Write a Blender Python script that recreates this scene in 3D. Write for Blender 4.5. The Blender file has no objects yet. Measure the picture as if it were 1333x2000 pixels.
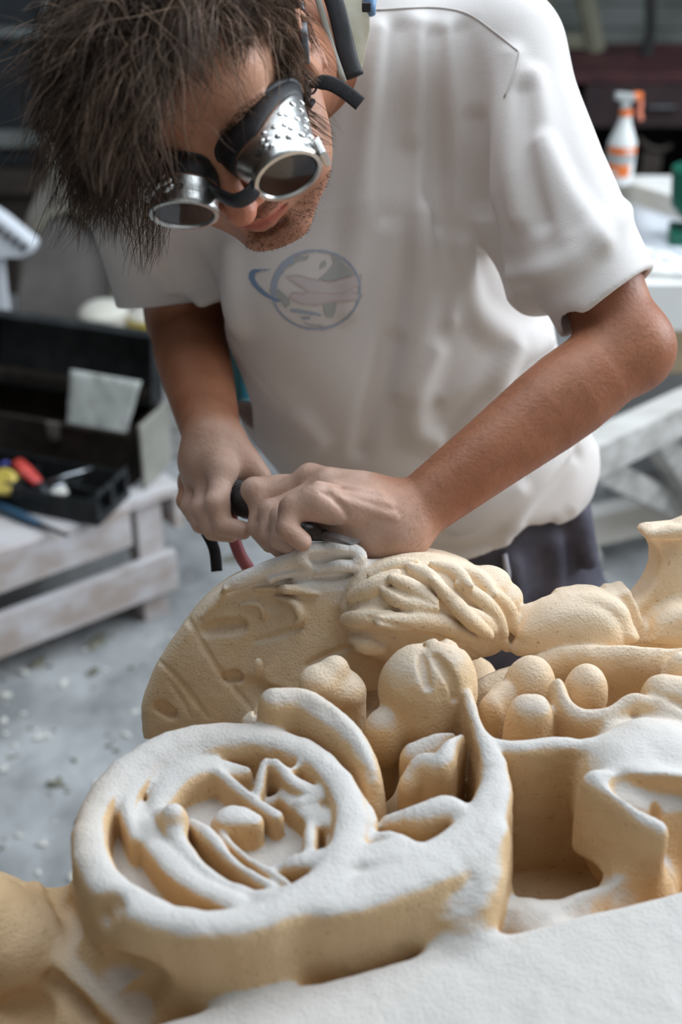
import bpy, bmesh, math, random
import numpy as np
import openvdb as vdb
from mathutils import Vector, Matrix
rng = np.random.default_rng(7)
random.seed(7)

# ------------------------------------------------------------------ camera, light, exposure
PITCH = math.radians(30); F = 2500.0
CAM = np.array([0, 0, 1.6])
RT = np.array([1.0, 0, 0]); UP = np.array([0, math.sin(PITCH), math.cos(PITCH)])
TW = -np.array([0, math.cos(PITCH), -math.sin(PITCH)])      # from the scene towards the camera
FOCUS = 1.09; APERTURE = 0.0125
sc = bpy.context.scene
cd = bpy.data.cameras.new('camera'); cam = bpy.data.objects.new('camera', cd); sc.collection.objects.link(cam)
cam.location = CAM; cam.rotation_euler = (math.pi/2 - PITCH, 0, 0)
cd.sensor_fit = 'VERTICAL'; cd.sensor_height = 22.3; cd.lens = F/2000*22.3
cd.clip_start = 0.02; cd.clip_end = 60
cd.dof.use_dof = True; cd.dof.focus_distance = FOCUS; cd.dof.aperture_fstop = cd.lens/1000/APERTURE
sc.camera = cam
sc.view_settings.view_transform = 'Standard'; sc.view_settings.look = 'None'
sc.view_settings.gamma = 1; sc.view_settings.use_curve_mapping = False
sc.view_settings.exposure = 0.0
sc.cycles.use_denoising = True
sc.cycles.max_bounces = 8; sc.cycles.transparent_max_bounces = 12
w = bpy.data.worlds.new('world'); sc.world = w; w.use_nodes = True
bg = w.node_tree.nodes['Background']; bg.inputs[0].default_value = (0.62, 0.74, 0.92, 1); bg.inputs[1].default_value = 0.18
def area(name, loc, target, sx, sy, power, col):
    l = bpy.data.lights.new(name, 'AREA'); l.shape = 'RECTANGLE'; l.size = sx; l.size_y = sy; l.energy = power; l.color = col
    o = bpy.data.objects.new(name, l); sc.collection.objects.link(o); o.location = loc
    o.rotation_euler = (Vector(target) - Vector(loc)).to_track_quat('-Z', 'Y').to_euler(); return o
area('skylight', (0.2, 1.5, 3.35), (0.15, 1.1, 0.9), 3.4, 2.8, 115, (0.80, 0.90, 1.0))
area('doorway_daylight', (2.9, 1.95, 2.35), (0.1, 0.8, 1.0), 1.8, 2.0, 125, (0.84, 0.92, 1.0))

# ------------------------------------------------------------------ helpers
def V(x, y, t): return x*RT + y*UP + t*TW
def P(px, py, d): return CAM - TW*d + (px-666.5)/F*d*RT - (py-1000)/F*d*UP
def PZ(px, py, z):
    r = P(px, py, 1.0) - CAM
    return CAM + r*(z-CAM[2])/r[2]
def PY(px, py, y):
    r = P(px, py, 1.0) - CAM
    return CAM + r*y/r[1]
def A(*a): return np.array(a, float)
def nrm(v): v = np.asarray(v, float); return v/np.linalg.norm(v)

def tag(o, label=None, cat=None, group=None, kind=None):
    if label: o['label'] = label
    if cat: o['category'] = cat
    if group: o['group'] = group
    if kind: o['kind'] = kind
    return o
def empty(name, loc):
    o = bpy.data.objects.new(name, None); sc.collection.objects.link(o); o.location = loc
    o.empty_display_size = 0.05; return o
def wloc(o):
    l = np.zeros(3)
    while o is not None: l = l + np.array(o.location); o = o.parent
    return l
def mk(name, v, f, mat, parent=None, smooth=False, col=None, flip=False, origin=None):
    """world-space vertices; the origin goes to the base of a top-level mesh or to the parent's origin"""
    v = np.asarray(v, float)
    if parent is not None: org = wloc(parent)
    elif origin is not None: org = np.asarray(origin, float)
    else: org = A((v[:, 0].min()+v[:, 0].max())/2, (v[:, 1].min()+v[:, 1].max())/2, v[:, 2].min())
    me = bpy.data.meshes.new(name)
    if isinstance(f, np.ndarray):
        n, k = f.shape
        if flip: f = f[:, ::-1]
        me.vertices.add(len(v)); me.vertices.foreach_set('co', (v-org).astype(np.float32).ravel())
        me.loops.add(n*k); me.loops.foreach_set('vertex_index', np.ascontiguousarray(f, dtype=np.int32).ravel())
        me.polygons.add(n); me.polygons.foreach_set('loop_start', np.arange(0, n*k, k, dtype=np.int32))
        try: me.polygons.foreach_set('loop_total', np.full(n, k, np.int32))
        except Exception: pass
        me.update(calc_edges=True)
    else:
        me.from_pydata([tuple(p) for p in (v-org)], [], [tuple(q) for q in f])
        b = bmesh.new(); b.from_mesh(me); bmesh.ops.recalc_face_normals(b, faces=b.faces); b.to_mesh(me); b.free()
    if smooth: me.polygons.foreach_set('use_smooth', np.ones(len(me.polygons), bool))
    if col is not None:
        ca = me.color_attributes.new('tint', 'FLOAT_COLOR', 'POINT')
        c4 = np.ones((len(v), 4), np.float32); c4[:, :3] = col; ca.data.foreach_set('color', c4.ravel())
    for m in (mat if isinstance(mat, (list, tuple)) else [mat]): me.materials.append(m)
    o = bpy.data.objects.new(name, me); sc.collection.objects.link(o)
    if parent is not None: o.parent = parent
    else: o.location = org
    return o

class MB:
    """collects simple shapes into one mesh"""
    def __init__(s): s.v = []; s.f = []
    def add(s, v, f):
        n = len(s.v); s.v += [tuple(p) for p in v]; s.f += [tuple(i+n for i in q) for q in f]; return s
    def box(s, c, h, R=None, bev=0.0, jit=0.0):
        """bevelled box: centre, half sizes, rows of R are the axes"""
        c = np.asarray(c, float); h = np.asarray(h, float); R = np.eye(3) if R is None else np.asarray(R)
        b = bmesh.new(); bmesh.ops.create_cube(b, size=2)
        for q in b.verts: q.co = Vector((q.co.x*h[0], q.co.y*h[1], q.co.z*h[2]))
        if bev > 0: bmesh.ops.bevel(b, geom=list(b.edges), offset=min(bev, h.min()*.9), segments=2, affect='EDGES', profile=.6)
        b.verts.index_update()
        v = [c + np.array(q.co) @ R + (rng.normal(size=3)*jit if jit else 0) for q in b.verts]
        f = [[q.index for q in g.verts] for g in b.faces]; b.free(); return s.add(v, f)
    def tube(s, pts, r, n=10, flat=None, caps=True):
        pts = [np.asarray(p, float) for p in pts]; r = [r]*len(pts) if np.isscalar(r) else r
        v = []; f = []; prev = None
        for i, p in enumerate(pts):
            t = nrm(pts[min(i+1, len(pts)-1)] - pts[max(i-1, 0)])
            if prev is None:
                a = np.cross(t, (0, 0, 1)) if abs(t[2]) < .9 else np.cross(t, (1, 0, 0))
            else: a = prev - t*np.dot(prev, t)
            if flat is not None and i == 0: a = np.asarray(flat, float); a = a - t*np.dot(a, t)
            a = nrm(a); b = np.cross(t, a); prev = a
            rr = r[i] if not np.isscalar(r[i]) else (r[i], r[i])
            for k in range(n):
                th = 2*math.pi*k/n; v.append(p + a*rr[0]*math.cos(th) + b*rr[1]*math.sin(th))
        m = len(pts)
        for i in range(m-1):
            for k in range(n):
                f.append((i*n+k, i*n+(k+1) % n, (i+1)*n+(k+1) % n, (i+1)*n+k))
        if caps: f += [tuple(range(n))[::-1], tuple((m-1)*n+k for k in range(n))]
        return s.add(v, f)
    def lathe(s, base, axis, prof, n=24, close=True):
        """profile of (height along the axis, radius)"""
        base = np.asarray(base, float); t = nrm(axis)
        a = nrm(np.cross(t, (0, 0, 1)) if abs(t[2]) < .9 else np.cross(t, (1, 0, 0))); b = np.cross(t, a)
        v = []; f = []
        for z, r in prof:
            for k in range(n):
                th = 2*math.pi*k/n; v.append(base + t*z + (a*math.cos(th) + b*math.sin(th))*max(r, 1e-5))
        m = len(prof)
        for i in range(m-1):
            for k in range(n): f.append((i*n+k, i*n+(k+1) % n, (i+1)*n+(k+1) % n, (i+1)*n+k))
        if close: f += [tuple(range(n))[::-1], tuple((m-1)*n+k for k in range(n))]
        return s.add(v, f)
    def prism(s, poly, d):
        """polygon of 3-D points swept by the vector d"""
        n = len(poly); poly = [np.asarray(p, float) for p in poly]
        v = poly + [p+np.asarray(d) for p in poly]
        f = [tuple(range(n))[::-1], tuple(range(n, 2*n))] + [(i, (i+1) % n, n+(i+1) % n, n+i) for i in range(n)]
        return s.add(v, f)
    def build(s, name, mat, parent=None, smooth=False, auto=False):
        o = mk(name, s.v, s.f, mat, parent, smooth or auto)
        if auto:
            b = bmesh.new(); b.from_mesh(o.data)
            for e in b.edges:
                if len(e.link_faces) == 2 and e.calc_face_angle(0) > .6: e.smooth = False
            b.to_mesh(o.data); b.free()
        return o
def spline(pts, n=6):
    """Catmull-Rom through points of any dimension"""
    p = [np.asarray(q, float) for q in pts]; p = [2*p[0]-p[1]] + p + [2*p[-1]-p[-2]]; out = []
    for i in range(1, len(p)-2):
        for k in range(n):
            t = k/n
            out.append(.5*((2*p[i]) + (-p[i-1]+p[i+1])*t + (2*p[i-1]-5*p[i]+4*p[i+1]-p[i+2])*t*t + (-p[i-1]+3*p[i]-3*p[i+1]+p[i+2])*t**3))
    out.append(p[-2]); return out
def rot(ax, deg):
    return np.array(Matrix.Rotation(math.radians(deg), 3, ax))
def yaw(d):
    """axes (rows) of a box whose x axis follows the horizontal direction d"""
    x = nrm(A(d[0], d[1], 0)); return np.array([x, A(-x[1], x[0], 0), A(0, 0, 1)])

# ------------------------------------------------------------------ value noise
_L = rng.random((32, 32, 32)).astype(np.float32)*2-1
def vnoise(x, y, z, f):
    x = x*f+100; y = y*f+100; z = z*f+100
    xi = np.floor(x).astype(np.int32); yi = np.floor(y).astype(np.int32); zi = np.floor(z).astype(np.int32)
    u = x-xi; v = y-yi; w_ = z-zi
    u = u*u*(3-2*u); v = v*v*(3-2*v); w_ = w_*w_*(3-2*w_)
    x0 = xi & 31; x1 = (xi+1) & 31; y0 = yi & 31; y1 = (yi+1) & 31; z0 = zi & 31; z1 = (zi+1) & 31
    L = _L
    a = L[x0, y0, z0]*(1-u)+L[x1, y0, z0]*u; b = L[x0, y1, z0]*(1-u)+L[x1, y1, z0]*u
    c = L[x0, y0, z1]*(1-u)+L[x1, y0, z1]*u; d = L[x0, y1, z1]*(1-u)+L[x1, y1, z1]*u
    return (a*(1-v)+b*v)*(1-w_)+(c*(1-v)+d*v)*w_

# ------------------------------------------------------------------ solid modelling with distance fields
def smin(a, b, k):
    if k <= 0: return np.minimum(a, b)
    h = np.maximum(k-np.abs(a-b), 0)/k
    return np.minimum(a, b)-h*h*k*.25
def smax(a, b, k): return -smin(-a, -b, k)
class SDF:
    def __init__(s): s.p = []; s.label = 0
    def _push(s, fn, lo, hi, op, k, pad=0.004):
        s.p.append((fn, np.asarray(lo)-k-pad, np.asarray(hi)+k+pad, op, k, s.label)); return s
    def cone(s, a, b, ra, rb, k=0.0, op='add'):
        a = np.asarray(a, float); b = np.asarray(b, float); ba = b-a; L = max(np.dot(ba, ba), 1e-12)
        def fn(x, y, z):
            t = np.clip(((x-a[0])*ba[0]+(y-a[1])*ba[1]+(z-a[2])*ba[2])/L, 0, 1)
            return np.sqrt((x-a[0]-t*ba[0])**2+(y-a[1]-t*ba[1])**2+(z-a[2]-t*ba[2])**2)-(ra+(rb-ra)*t)
        m = max(ra, rb); return s._push(fn, np.minimum(a-m, b-m), np.maximum(a+m, b+m), op, k)
    def chain(s, pts, rs, k=0.0, op='add', n=0):
        if n:
            q = spline([np.append(p, r) for p, r in zip(pts, rs)], n); pts = [c[:3] for c in q]; rs = [c[3] for c in q]
        pts = [np.asarray(p, float) for p in pts]
        def fn(x, y, z):
            d = None
            for i in range(len(pts)-1):
                a, b = pts[i], pts[i+1]; ba = b-a; L = max(np.dot(ba, ba), 1e-12); ra, rb = rs[i], rs[i+1]
                t = np.clip(((x-a[0])*ba[0]+(y-a[1])*ba[1]+(z-a[2])*ba[2])/L, 0, 1)
                e = np.sqrt((x-a[0]-t*ba[0])**2+(y-a[1]-t*ba[1])**2+(z-a[2]-t*ba[2])**2)-(ra+(rb-ra)*t)
                d = e if d is None else np.minimum(d, e)
            return d
        m = max(rs); q = np.array(pts); return s._push(fn, q.min(0)-m, q.max(0)+m, op, k)
    def ell(s, c, r, R=None, k=0.0, op='add'):
        c = np.asarray(c, float); r = np.asarray(r, float); R = np.eye(3) if R is None else np.asarray(R, float)
        def fn(x, y, z):
            X, Y, Z = x-c[0], y-c[1], z-c[2]
            q = [(R[i, 0]*X+R[i, 1]*Y+R[i, 2]*Z)/r[i] for i in range(3)]
            k0 = np.sqrt(q[0]**2+q[1]**2+q[2]**2); k1 = np.sqrt((q[0]/r[0])**2+(q[1]/r[1])**2+(q[2]/r[2])**2)
            return k0*(k0-1)/np.maximum(k1, 1e-6)
        ext = np.sqrt(((R*r[:, None])**2).sum(0)); return s._push(fn, c-ext, c+ext, op, k)
    def ecap(s, pts, rs, u, k=0.0, op='add'):
        """chain with elliptical sections: u is the wide direction, rs = [(ru, rv)]"""
        pts = [np.asarray(p, float) for p in pts]; u0 = np.asarray(u, float)
        def fn(x, y, z):
            d = None
            for i in range(len(pts)-1):
                a, b = pts[i], pts[i+1]; ba = b-a; L = np.dot(ba, ba); ax = ba/math.sqrt(L)
                u_ = nrm(u0-ax*np.dot(u0, ax)); v_ = np.cross(ax, u_)
                X, Y, Z = x-a[0], y-a[1], z-a[2]
                t = (X*ba[0]+Y*ba[1]+Z*ba[2])/L; tc = np.clip(t, 0, 1); w_ = (t-tc)*math.sqrt(L)
                ru = rs[i][0]+(rs[i+1][0]-rs[i][0])*tc; rv = rs[i][1]+(rs[i+1][1]-rs[i][1])*tc
                U = X*u_[0]+Y*u_[1]+Z*u_[2]; W = X*v_[0]+Y*v_[1]+Z*v_[2]; rw = np.minimum(ru, rv)
                k0 = np.sqrt((U/ru)**2+(W/rv)**2+(w_/rw)**2); k1 = np.sqrt((U/ru**2)**2+(W/rv**2)**2+(w_/rw**2)**2)
                e = k0*(k0-1)/np.maximum(k1, 1e-6)
                d = e if d is None else smin(d, e, .03)
            return d
        m = max(max(r) for r in rs); q = np.array(pts); return s._push(fn, q.min(0)-m, q.max(0)+m, op, k)
    def box(s, c, h, R=None, rnd=0.003, k=0.0, op='add'):
        c = np.asarray(c, float); h = np.asarray(h, float)-rnd; R = np.eye(3) if R is None else np.asarray(R, float)
        def fn(x, y, z):
            X, Y, Z = x-c[0], y-c[1], z-c[2]
            q = [np.abs(R[i, 0]*X+R[i, 1]*Y+R[i, 2]*Z)-h[i] for i in range(3)]
            return np.sqrt(np.maximum(q[0], 0)**2+np.maximum(q[1], 0)**2+np.maximum(q[2], 0)**2)+np.minimum(np.maximum(np.maximum(q[0], q[1]), q[2]), 0)-rnd
        ext = np.abs(R*(h+rnd)[:, None]).sum(0); return s._push(fn, c-ext, c+ext, op, k)
    def ridge(s, pts, rs, zb, rnd=0.006, k=0.008, op='add', n=0, flare=0.0):
        """a carved wall: follows a path of top points, width rs, straight down to zb"""
        if n:
            q = spline([np.append(p, r) for p, r in zip(pts, rs)], n); pts = [c[:3] for c in q]; rs = [c[3] for c in q]
        pts = [np.asarray(p, float) for p in pts]
        if len(pts) == 1: pts = pts+[pts[0]+A(1e-4, 0, 0)]; rs = [rs[0], rs[0]]
        def fn(x, y, z):
            d = None
            for i in range(len(pts)-1):
                a, b = pts[i], pts[i+1]; ba = b-a; L = max(ba[0]**2+ba[1]**2, 1e-12); ra, rb = rs[i], rs[i+1]
                t = np.clip(((x-a[0])*ba[0]+(y-a[1])*ba[1])/L, 0, 1)
                zt = a[2]+ba[2]*t
                e = np.sqrt((x-a[0]-t*ba[0])**2+(y-a[1]-t*ba[1])**2)-(ra+(rb-ra)*t)
                if flare: e = e-np.clip(zt-z, 0, 1)*flare
                e = smax(e, z-zt, rnd*2)
                d = e if d is None else np.minimum(d, e)
            return smax(d, zb-z, .004)
        q = np.array(pts); m = max(rs)+flare*(q[:, 2].max()-zb); lo = q.min(0)-m; hi = q.max(0)+m; lo[2] = zb; hi[2] = q[:, 2].max()+.002
        return s._push(fn, lo, hi, op, k)
    def face(s, poly, c, nv, th, rnd=.008, k=.004, op='add', n=3, bulge=0.0):
        """slab whose front lies in the plane (c, nv); its outline is given by points already in that plane"""
        c = np.asarray(c, float); nv = nrm(nv); ux = nrm(np.cross(A(0, 0, 1), nv)); uy = np.cross(nv, ux)
        P3 = np.array(poly); q = (P3-c); p2 = [np.array(a) for a in zip(q@ux, q@uy)]
        if n: p2 = spline(p2+[p2[0]], n)[:-1]
        p2 = np.array(p2); ce = p2.mean(0); sz = np.ptp(p2, axis=0)/2
        def fn(x, y, z):
            X, Y, Z = x-c[0], y-c[1], z-c[2]
            u = X*ux[0]+Y*ux[1]+Z*ux[2]; v = X*uy[0]+Y*uy[1]+Z*uy[2]; t = X*nv[0]+Y*nv[1]+Z*nv[2]
            t = t+bulge*(((u-ce[0])/sz[0])**2+((v-ce[1])/sz[1])**2) if bulge else t
            u, v, t = np.broadcast_arrays(u, v, t); d = np.full(u.shape, 1e9, np.float32); sg = np.zeros(u.shape, bool)
            for i in range(len(p2)):
                a, b = p2[i], p2[(i+1) % len(p2)]; e = b-a; L = max(e@e, 1e-12)
                h = np.clip(((u-a[0])*e[0]+(v-a[1])*e[1])/L, 0, 1); d = np.minimum(d, (u-a[0]-h*e[0])**2+(v-a[1]-h*e[1])**2)
                cnd = (a[1] > v) != (b[1] > v)
                if abs(e[1]) > 1e-12: sg ^= cnd & (u < e[0]*(v-a[1])/e[1]+a[0])
            d2 = np.where(sg, -np.sqrt(d), np.sqrt(d)); dt = np.maximum(t, -t-th)
            a_, b_ = d2+rnd, dt+rnd
            return np.sqrt(np.maximum(a_, 0)**2+np.maximum(b_, 0)**2)+np.minimum(np.maximum(a_, b_), 0)-rnd
        al = np.concatenate([P3, P3-nv*th]); return s._push(fn, al.min(0)-.01, al.max(0)+.01, op, k)
    def plane(s, c, nv, k=0.0, lo=(-9, -9, -9), hi=(9, 9, 9)):
        """cut away the side that nv points to"""
        c = np.asarray(c, float); nv = nrm(nv)
        return s._push(lambda x, y, z: -((x-c[0])*nv[0]+(y-c[1])*nv[1]+(z-c[2])*nv[2]), lo, hi, 'sub', k)
    def disp(s, fn, lo=(-9, -9, -9), hi=(9, 9, 9)):
        return s._push(fn, lo, hi, 'disp', 0)
    def _ap(s, d, e, op, k):
        if op == 'add': return smin(d, e, k)
        if op == 'sub': return smax(d, -e, k)
        return d+e
    def at(s, pts, mg=0.0):
        x, y, z = np.asarray(pts, np.float32).T; d = np.full(len(x), .2, np.float32)
        for fn, lo, hi, op, k, lb in s.p:
            if mg: lo = lo-mg; hi = hi+mg
            m = (x > lo[0]) & (x < hi[0]) & (y > lo[1]) & (y < hi[1]) & (z > lo[2]) & (z < hi[2])
            if m.any(): d[m] = s._ap(d[m], fn(x[m], y[m], z[m]), op, k)
        return d
    def hit(s, px, py, d0=0.55, d1=1.7, step=0.0025):
        """first surface point along the ray through the pixels"""
        px = np.atleast_1d(px).astype(float); py = np.atleast_1d(py).astype(float)
        out = np.zeros((len(px), 3)); got = np.zeros(len(px), bool)
        ray = np.stack([P(a, b, 1.0)-CAM for a, b in zip(px, py)])
        prev = np.full(len(px), d0)
        live = np.arange(len(px)); t = d0
        while t < d1 and len(live):
            dd = s.at(CAM+ray[live]*t); h_ = dd < 0
            if h_.any():
                idx = live[h_]; lo = np.full(len(idx), t-step); hi = np.full(len(idx), t)
                for _ in range(6):
                    mid = (lo+hi)/2; q = s.at(CAM+ray[idx]*mid[:, None]) < 0; hi = np.where(q, mid, hi); lo = np.where(q, lo, mid)
                out[idx] = CAM+ray[idx]*hi[:, None]; got[idx] = True; live = live[~h_]
            t += step
        return out, got
    def mesh(s, vox, labels=False):
        B = 32; lo = np.min([p[1] for p in s.p if p[3] == 'add'], 0)-.01; hi = np.max([p[2] for p in s.p if p[3] == 'add'], 0)+.01
        nb = np.ceil((hi-lo)/vox/B).astype(int)
        g = vdb.FloatGrid(3.0)
        I = np.stack(np.meshgrid(*[np.arange(n) for n in nb], indexing='ij'), -1).reshape(-1, 3)
        cen = lo+(I*B+(B-1)/2)*vox; hd = B*vox*.5*1.732; dc = s.at(cen, hd+.01)
        for (i, j, k_), c, d0 in zip(I, cen, dc):
            if d0 > hd*1.5+.012 : continue
            o = (int(i*B), int(j*B), int(k_*B))
            if d0 < -hd*1.5-.012:
                g.fill(o, (o[0]+B-1, o[1]+B-1, o[2]+B-1), -3.0, True); continue
            ax = [(lo[m]+(o[m]+np.arange(B))*vox).astype(np.float32) for m in range(3)]
            b0 = np.array([a[0] for a in ax]); b1 = np.array([a[-1] for a in ax])
            d = np.full((B, B, B), .2, np.float32)
            for fn, l, h, op, kk, lb in s.p:
                if (l > b1).any() or (h < b0).any(): continue
                sl = [slice(max(0, int(math.ceil((l[m]-b0[m])/vox))), min(B, int(math.floor((h[m]-b0[m])/vox))+1)) for m in range(3)]
                if any(q.stop <= q.start for q in sl): continue
                X = ax[0][sl[0]][:, None, None]; Y = ax[1][sl[1]][None, :, None]; Z = ax[2][sl[2]][None, None, :]
                if op == 'disp': X, Y, Z = np.broadcast_arrays(X, Y, Z)
                t = tuple(sl); d[t] = s._ap(d[t], fn(X, Y, Z), op, kk)
            g.copyFromArray(np.ascontiguousarray(np.clip(d/vox, -3, 3)), o, 0)
        p, q = g.convertToQuads()
        p = lo+p.astype(float)*vox
        return p, q.astype(np.int32)
VOX = 0.0010
# ------------------------------------------------------------------ materials
def mat(name, c1, c2=None, scale=20, rough=.6, bump=0.0, bscale=None, metal=0.0, tint=False, sss=0.0, spec=.5, dust=0.0, dust_light_c=(.62, .60, .56), alpha=1.0, trans=0.0, ior=1.45, detail=4, stretch=None, speck=0.0, speckc=(.3, .2, .1), coat=0.0, ramp=(.35, .65)):
    m = bpy.data.materials.new(name); m.use_nodes = True; N = m.node_tree.nodes; L = m.node_tree.links
    b = N['Principled BSDF']; c2 = c2 or c1
    tc = N.new('ShaderNodeTexCoord'); src = tc.outputs['Object']
    if stretch:
        mp = N.new('ShaderNodeMapping'); mp.inputs['Scale'].default_value = stretch; L.new(src, mp.inputs[0]); src = mp.outputs[0]
    def noise(s, d=detail):
        n = N.new('ShaderNodeTexNoise'); n.inputs['Scale'].default_value = s; n.inputs['Detail'].default_value = d; L.new(src, n.inputs['Vector']); return n.outputs['Fac']
    def rampn(fac, a, c, ca=(0, 0, 0, 1), cb=(1, 1, 1, 1)):
        r = N.new('ShaderNodeValToRGB'); r.color_ramp.elements[0].position = a; r.color_ramp.elements[1].position = c
        r.color_ramp.elements[0].color = ca; r.color_ramp.elements[1].color = cb; L.new(fac, r.inputs[0]); return r.outputs[0]
    def mix(fac, a, c, mode='MIX'):
        x = N.new('ShaderNodeMix'); x.data_type = 'RGBA'; x.blend_type = mode
        if isinstance(fac, (int, float)): x.inputs[0].default_value = fac
        else: L.new(fac, x.inputs[0])
        for i, q in ((6, a), (7, c)):
            if isinstance(q, tuple): x.inputs[i].default_value = (*q[:3], 1)
            else: L.new(q, x.inputs[i])
        return x.outputs[2]
    col = rampn(noise(scale), ramp[0], ramp[1], (*c1, 1), (*c2, 1))
    if tint:
        at = N.new('ShaderNodeAttribute'); at.attribute_name = 'tint'; col = mix(1.0, col, at.outputs['Color'], 'MULTIPLY')
    if speck:
        col = mix(rampn(noise(260, 2), .66, .72), col, mix(speck, col, speckc))
    if dust:
        ge = N.new('ShaderNodeNewGeometry'); sx = N.new('ShaderNodeSeparateXYZ'); L.new(ge.outputs['Normal'], sx.inputs[0])
        f = N.new('ShaderNodeMath'); f.operation = 'MULTIPLY_ADD'; L.new(noise(38), f.inputs[0]); f.inputs[1].default_value = .55; L.new(sx.outputs['Z'], f.inputs[2])
        g = rampn(f.outputs[0], .70, 1.25); h = N.new('ShaderNodeMath'); h.operation = 'MULTIPLY'; L.new(g, h.inputs[0]); h.inputs[1].default_value = dust
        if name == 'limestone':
            da = N.new('ShaderNodeAttribute'); da.attribute_name = 'dusty'; h2 = N.new('ShaderNodeMath'); h2.operation = 'MULTIPLY'; L.new(h.outputs[0], h2.inputs[0]); L.new(da.outputs['Fac'], h2.inputs[1]); h = h2  # vertex weight for the stone's dust and painted top light
        col = mix(h.outputs[0], col, dust_light_c)
    L.new(col, b.inputs['Base Color']) if not isinstance(col, tuple) else None
    b.inputs['Roughness'].default_value = rough; b.inputs['Metallic'].default_value = metal
    b.inputs['Specular IOR Level'].default_value = spec; b.inputs['IOR'].default_value = ior
    b.inputs['Transmission Weight'].default_value = trans; b.inputs['Alpha'].default_value = alpha
    b.inputs['Coat Weight'].default_value = coat
    if sss:
        b.inputs['Subsurface Weight'].default_value = sss; b.inputs['Subsurface Radius'].default_value = (.012, .004, .002); b.inputs['Subsurface Scale'].default_value = 1.0
    if bump:
        bp = N.new('ShaderNodeBump'); bp.inputs['Strength'].default_value = 1.0; bp.inputs['Distance'].default_value = bump
        L.new(noise(bscale or scale*3, 6), bp.inputs['Height']); L.new(bp.outputs[0], b.inputs['Normal'])
    return m
M = {}
M['stone'] = mat('limestone', (.60, .40, .215), (.70, .50, .30), 14, .93, .0011, 420, spec=.12, dust=.75, dust_light_c=(.56, .585, .605), speck=.45, speckc=(.34, .20, .08), tint=True)  # white on upward faces is dust plus skylight put into the colour
M['skin'] = mat('skin', (.50, .245, .145), (.60, .32, .20), 30, .48, .0006, 260, tint=True, sss=.12, spec=.4)
M['shirt'] = mat('white_cotton', (.66, .61, .58), (.72, .68, .65), 5, .9, .0003, 900, spec=.1, tint=True)
M['stitch'] = mat('stitching', (.55, .50, .47), None, 5, .9)
M['trousers'] = mat('grey_denim', (.062, .058, .075), (.105, .10, .125), 22, .9, .0006, 500, spec=.15)
M['cordw'] = mat('pale_cord', (.5, .5, .55), None, 5, .8)
M['shoe'] = mat('dusty_leather', (.10, .08, .06), (.22, .2, .18), 30, .8)
M['hair'] = mat('brown_hair', (.045, .028, .018), (.10, .065, .045), 60, .55, tint=True, spec=.25)
M['hair_under'] = mat('hair_roots', (.02, .014, .01), (.035, .022, .016), 60, .8)
M['brow'] = mat('eyebrow_hair', (.05, .03, .02), None, 60, .6)
M['alu'] = mat('brushed_aluminium', (.62, .62, .60), (.74, .74, .72), 90, .30, .0002, 300, metal=1.0)
M['rubber'] = mat('black_rubber', (.014, .014, .016), (.022, .022, .025), 40, .5, .0002, 300)
M['lens'] = mat('smoked_glass', (.10, .07, .065), None, 5, .04, trans=.85, spec=.6)
M['innerdark'] = mat('goggle_lining', (.03, .022, .02), None, 5, .6)
M['elastic'] = mat('grey_elastic', (.16, .17, .19), (.22, .23, .25), 200, .8)
M['blackcloth'] = mat('black_webbing', (.010, .010, .011), (.018, .017, .018), 200, .85, .0003, 700)
M['toolgrip'] = mat('dark_grip', (.012, .012, .014), (.03, .03, .033), 60, .45, .0003, 300)
M['steel'] = mat('worn_steel', (.16, .165, .17), (.34, .34, .34), 70, .38, .0003, 200, metal=.85)
M['hose'] = mat('red_hose', (.30, .07, .085), (.38, .12, .13), 60, .5)
M['clear'] = mat('dusty_visor', (.62, .56, .40), (.72, .68, .55), 60, .35, spec=.5)
M['bluepl'] = mat('blue_plastic', (.16, .30, .50), None, 5, .4)
M['floor'] = mat('dusty_floor', (.22, .225, .225), (.43, .435, .435), 7.0, .95, .004, 30, spec=.1, speck=.35, speckc=(.2, .19, .15))
M['debris'] = mat('chips', (.10, .095, .06), (.30, .28, .22), 9, .95, .002, 60)
M['chipw'] = mat('pale_chips', (.55, .53, .48), (.7, .68, .62), 9, .95)
M['woodd'] = mat('dusty_wood', (.44, .36, .32), (.60, .57, .57), 4.5, .9, .001, 90, stretch=(1, 5, 5), spec=.15, dust=.35, dust_light_c=(.62, .64, .67))
M['woodg'] = mat('grey_wood', (.38, .36, .33), (.60, .58, .55), 6, .9, .001, 90, stretch=(1, 5, 5), spec=.15, dust=.4)
M['woodpale'] = mat('pale_wood', (.62, .57, .49), (.72, .68, .62), 6, .85, spec=.15, dust=.5, dust_light_c=(.8, .8, .8))
M['whitestone'] = mat('white_plaster', (.78, .77, .74), (.86, .86, .84), 9, .9, .001, 80, spec=.15)
M['beigestone'] = mat('beige_stone', (.60, .47, .30), (.68, .56, .40), 12, .95, .001, 80, spec=.1)
M['slab'] = mat('stone_slab', (.15, .135, .115), (.27, .25, .22), 7, .9, .001, 60, spec=.15)
M['slabl'] = mat('pale_slab', (.26, .24, .18), (.37, .34, .27), 8, .9, .001, 60, spec=.15)
M['slabd'] = mat('grey_slab', (.13, .115, .105), (.22, .20, .185), 6, .6, .001, 60, spec=.4)
M['toolbox'] = mat('charcoal_steel', (.016, .018, .019), (.034, .036, .036), 30, .6, .0004, 200, spec=.3)
M['toolboxb'] = mat('brown_steel', (.018, .013, .010), (.035, .026, .02), 30, .6, .0004, 200, spec=.3)
M['latch'] = mat('latch_metal', (.16, .13, .12), (.25, .22, .2), 30, .5, metal=.6)
M['paper'] = mat('crumpled_paper', (.33, .34, .31), (.44, .44, .41), 18, .9, .002, 30)
M['redp'] = mat('red_plastic', (.50, .045, .04), (.58, .08, .06), 20, .4)
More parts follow.
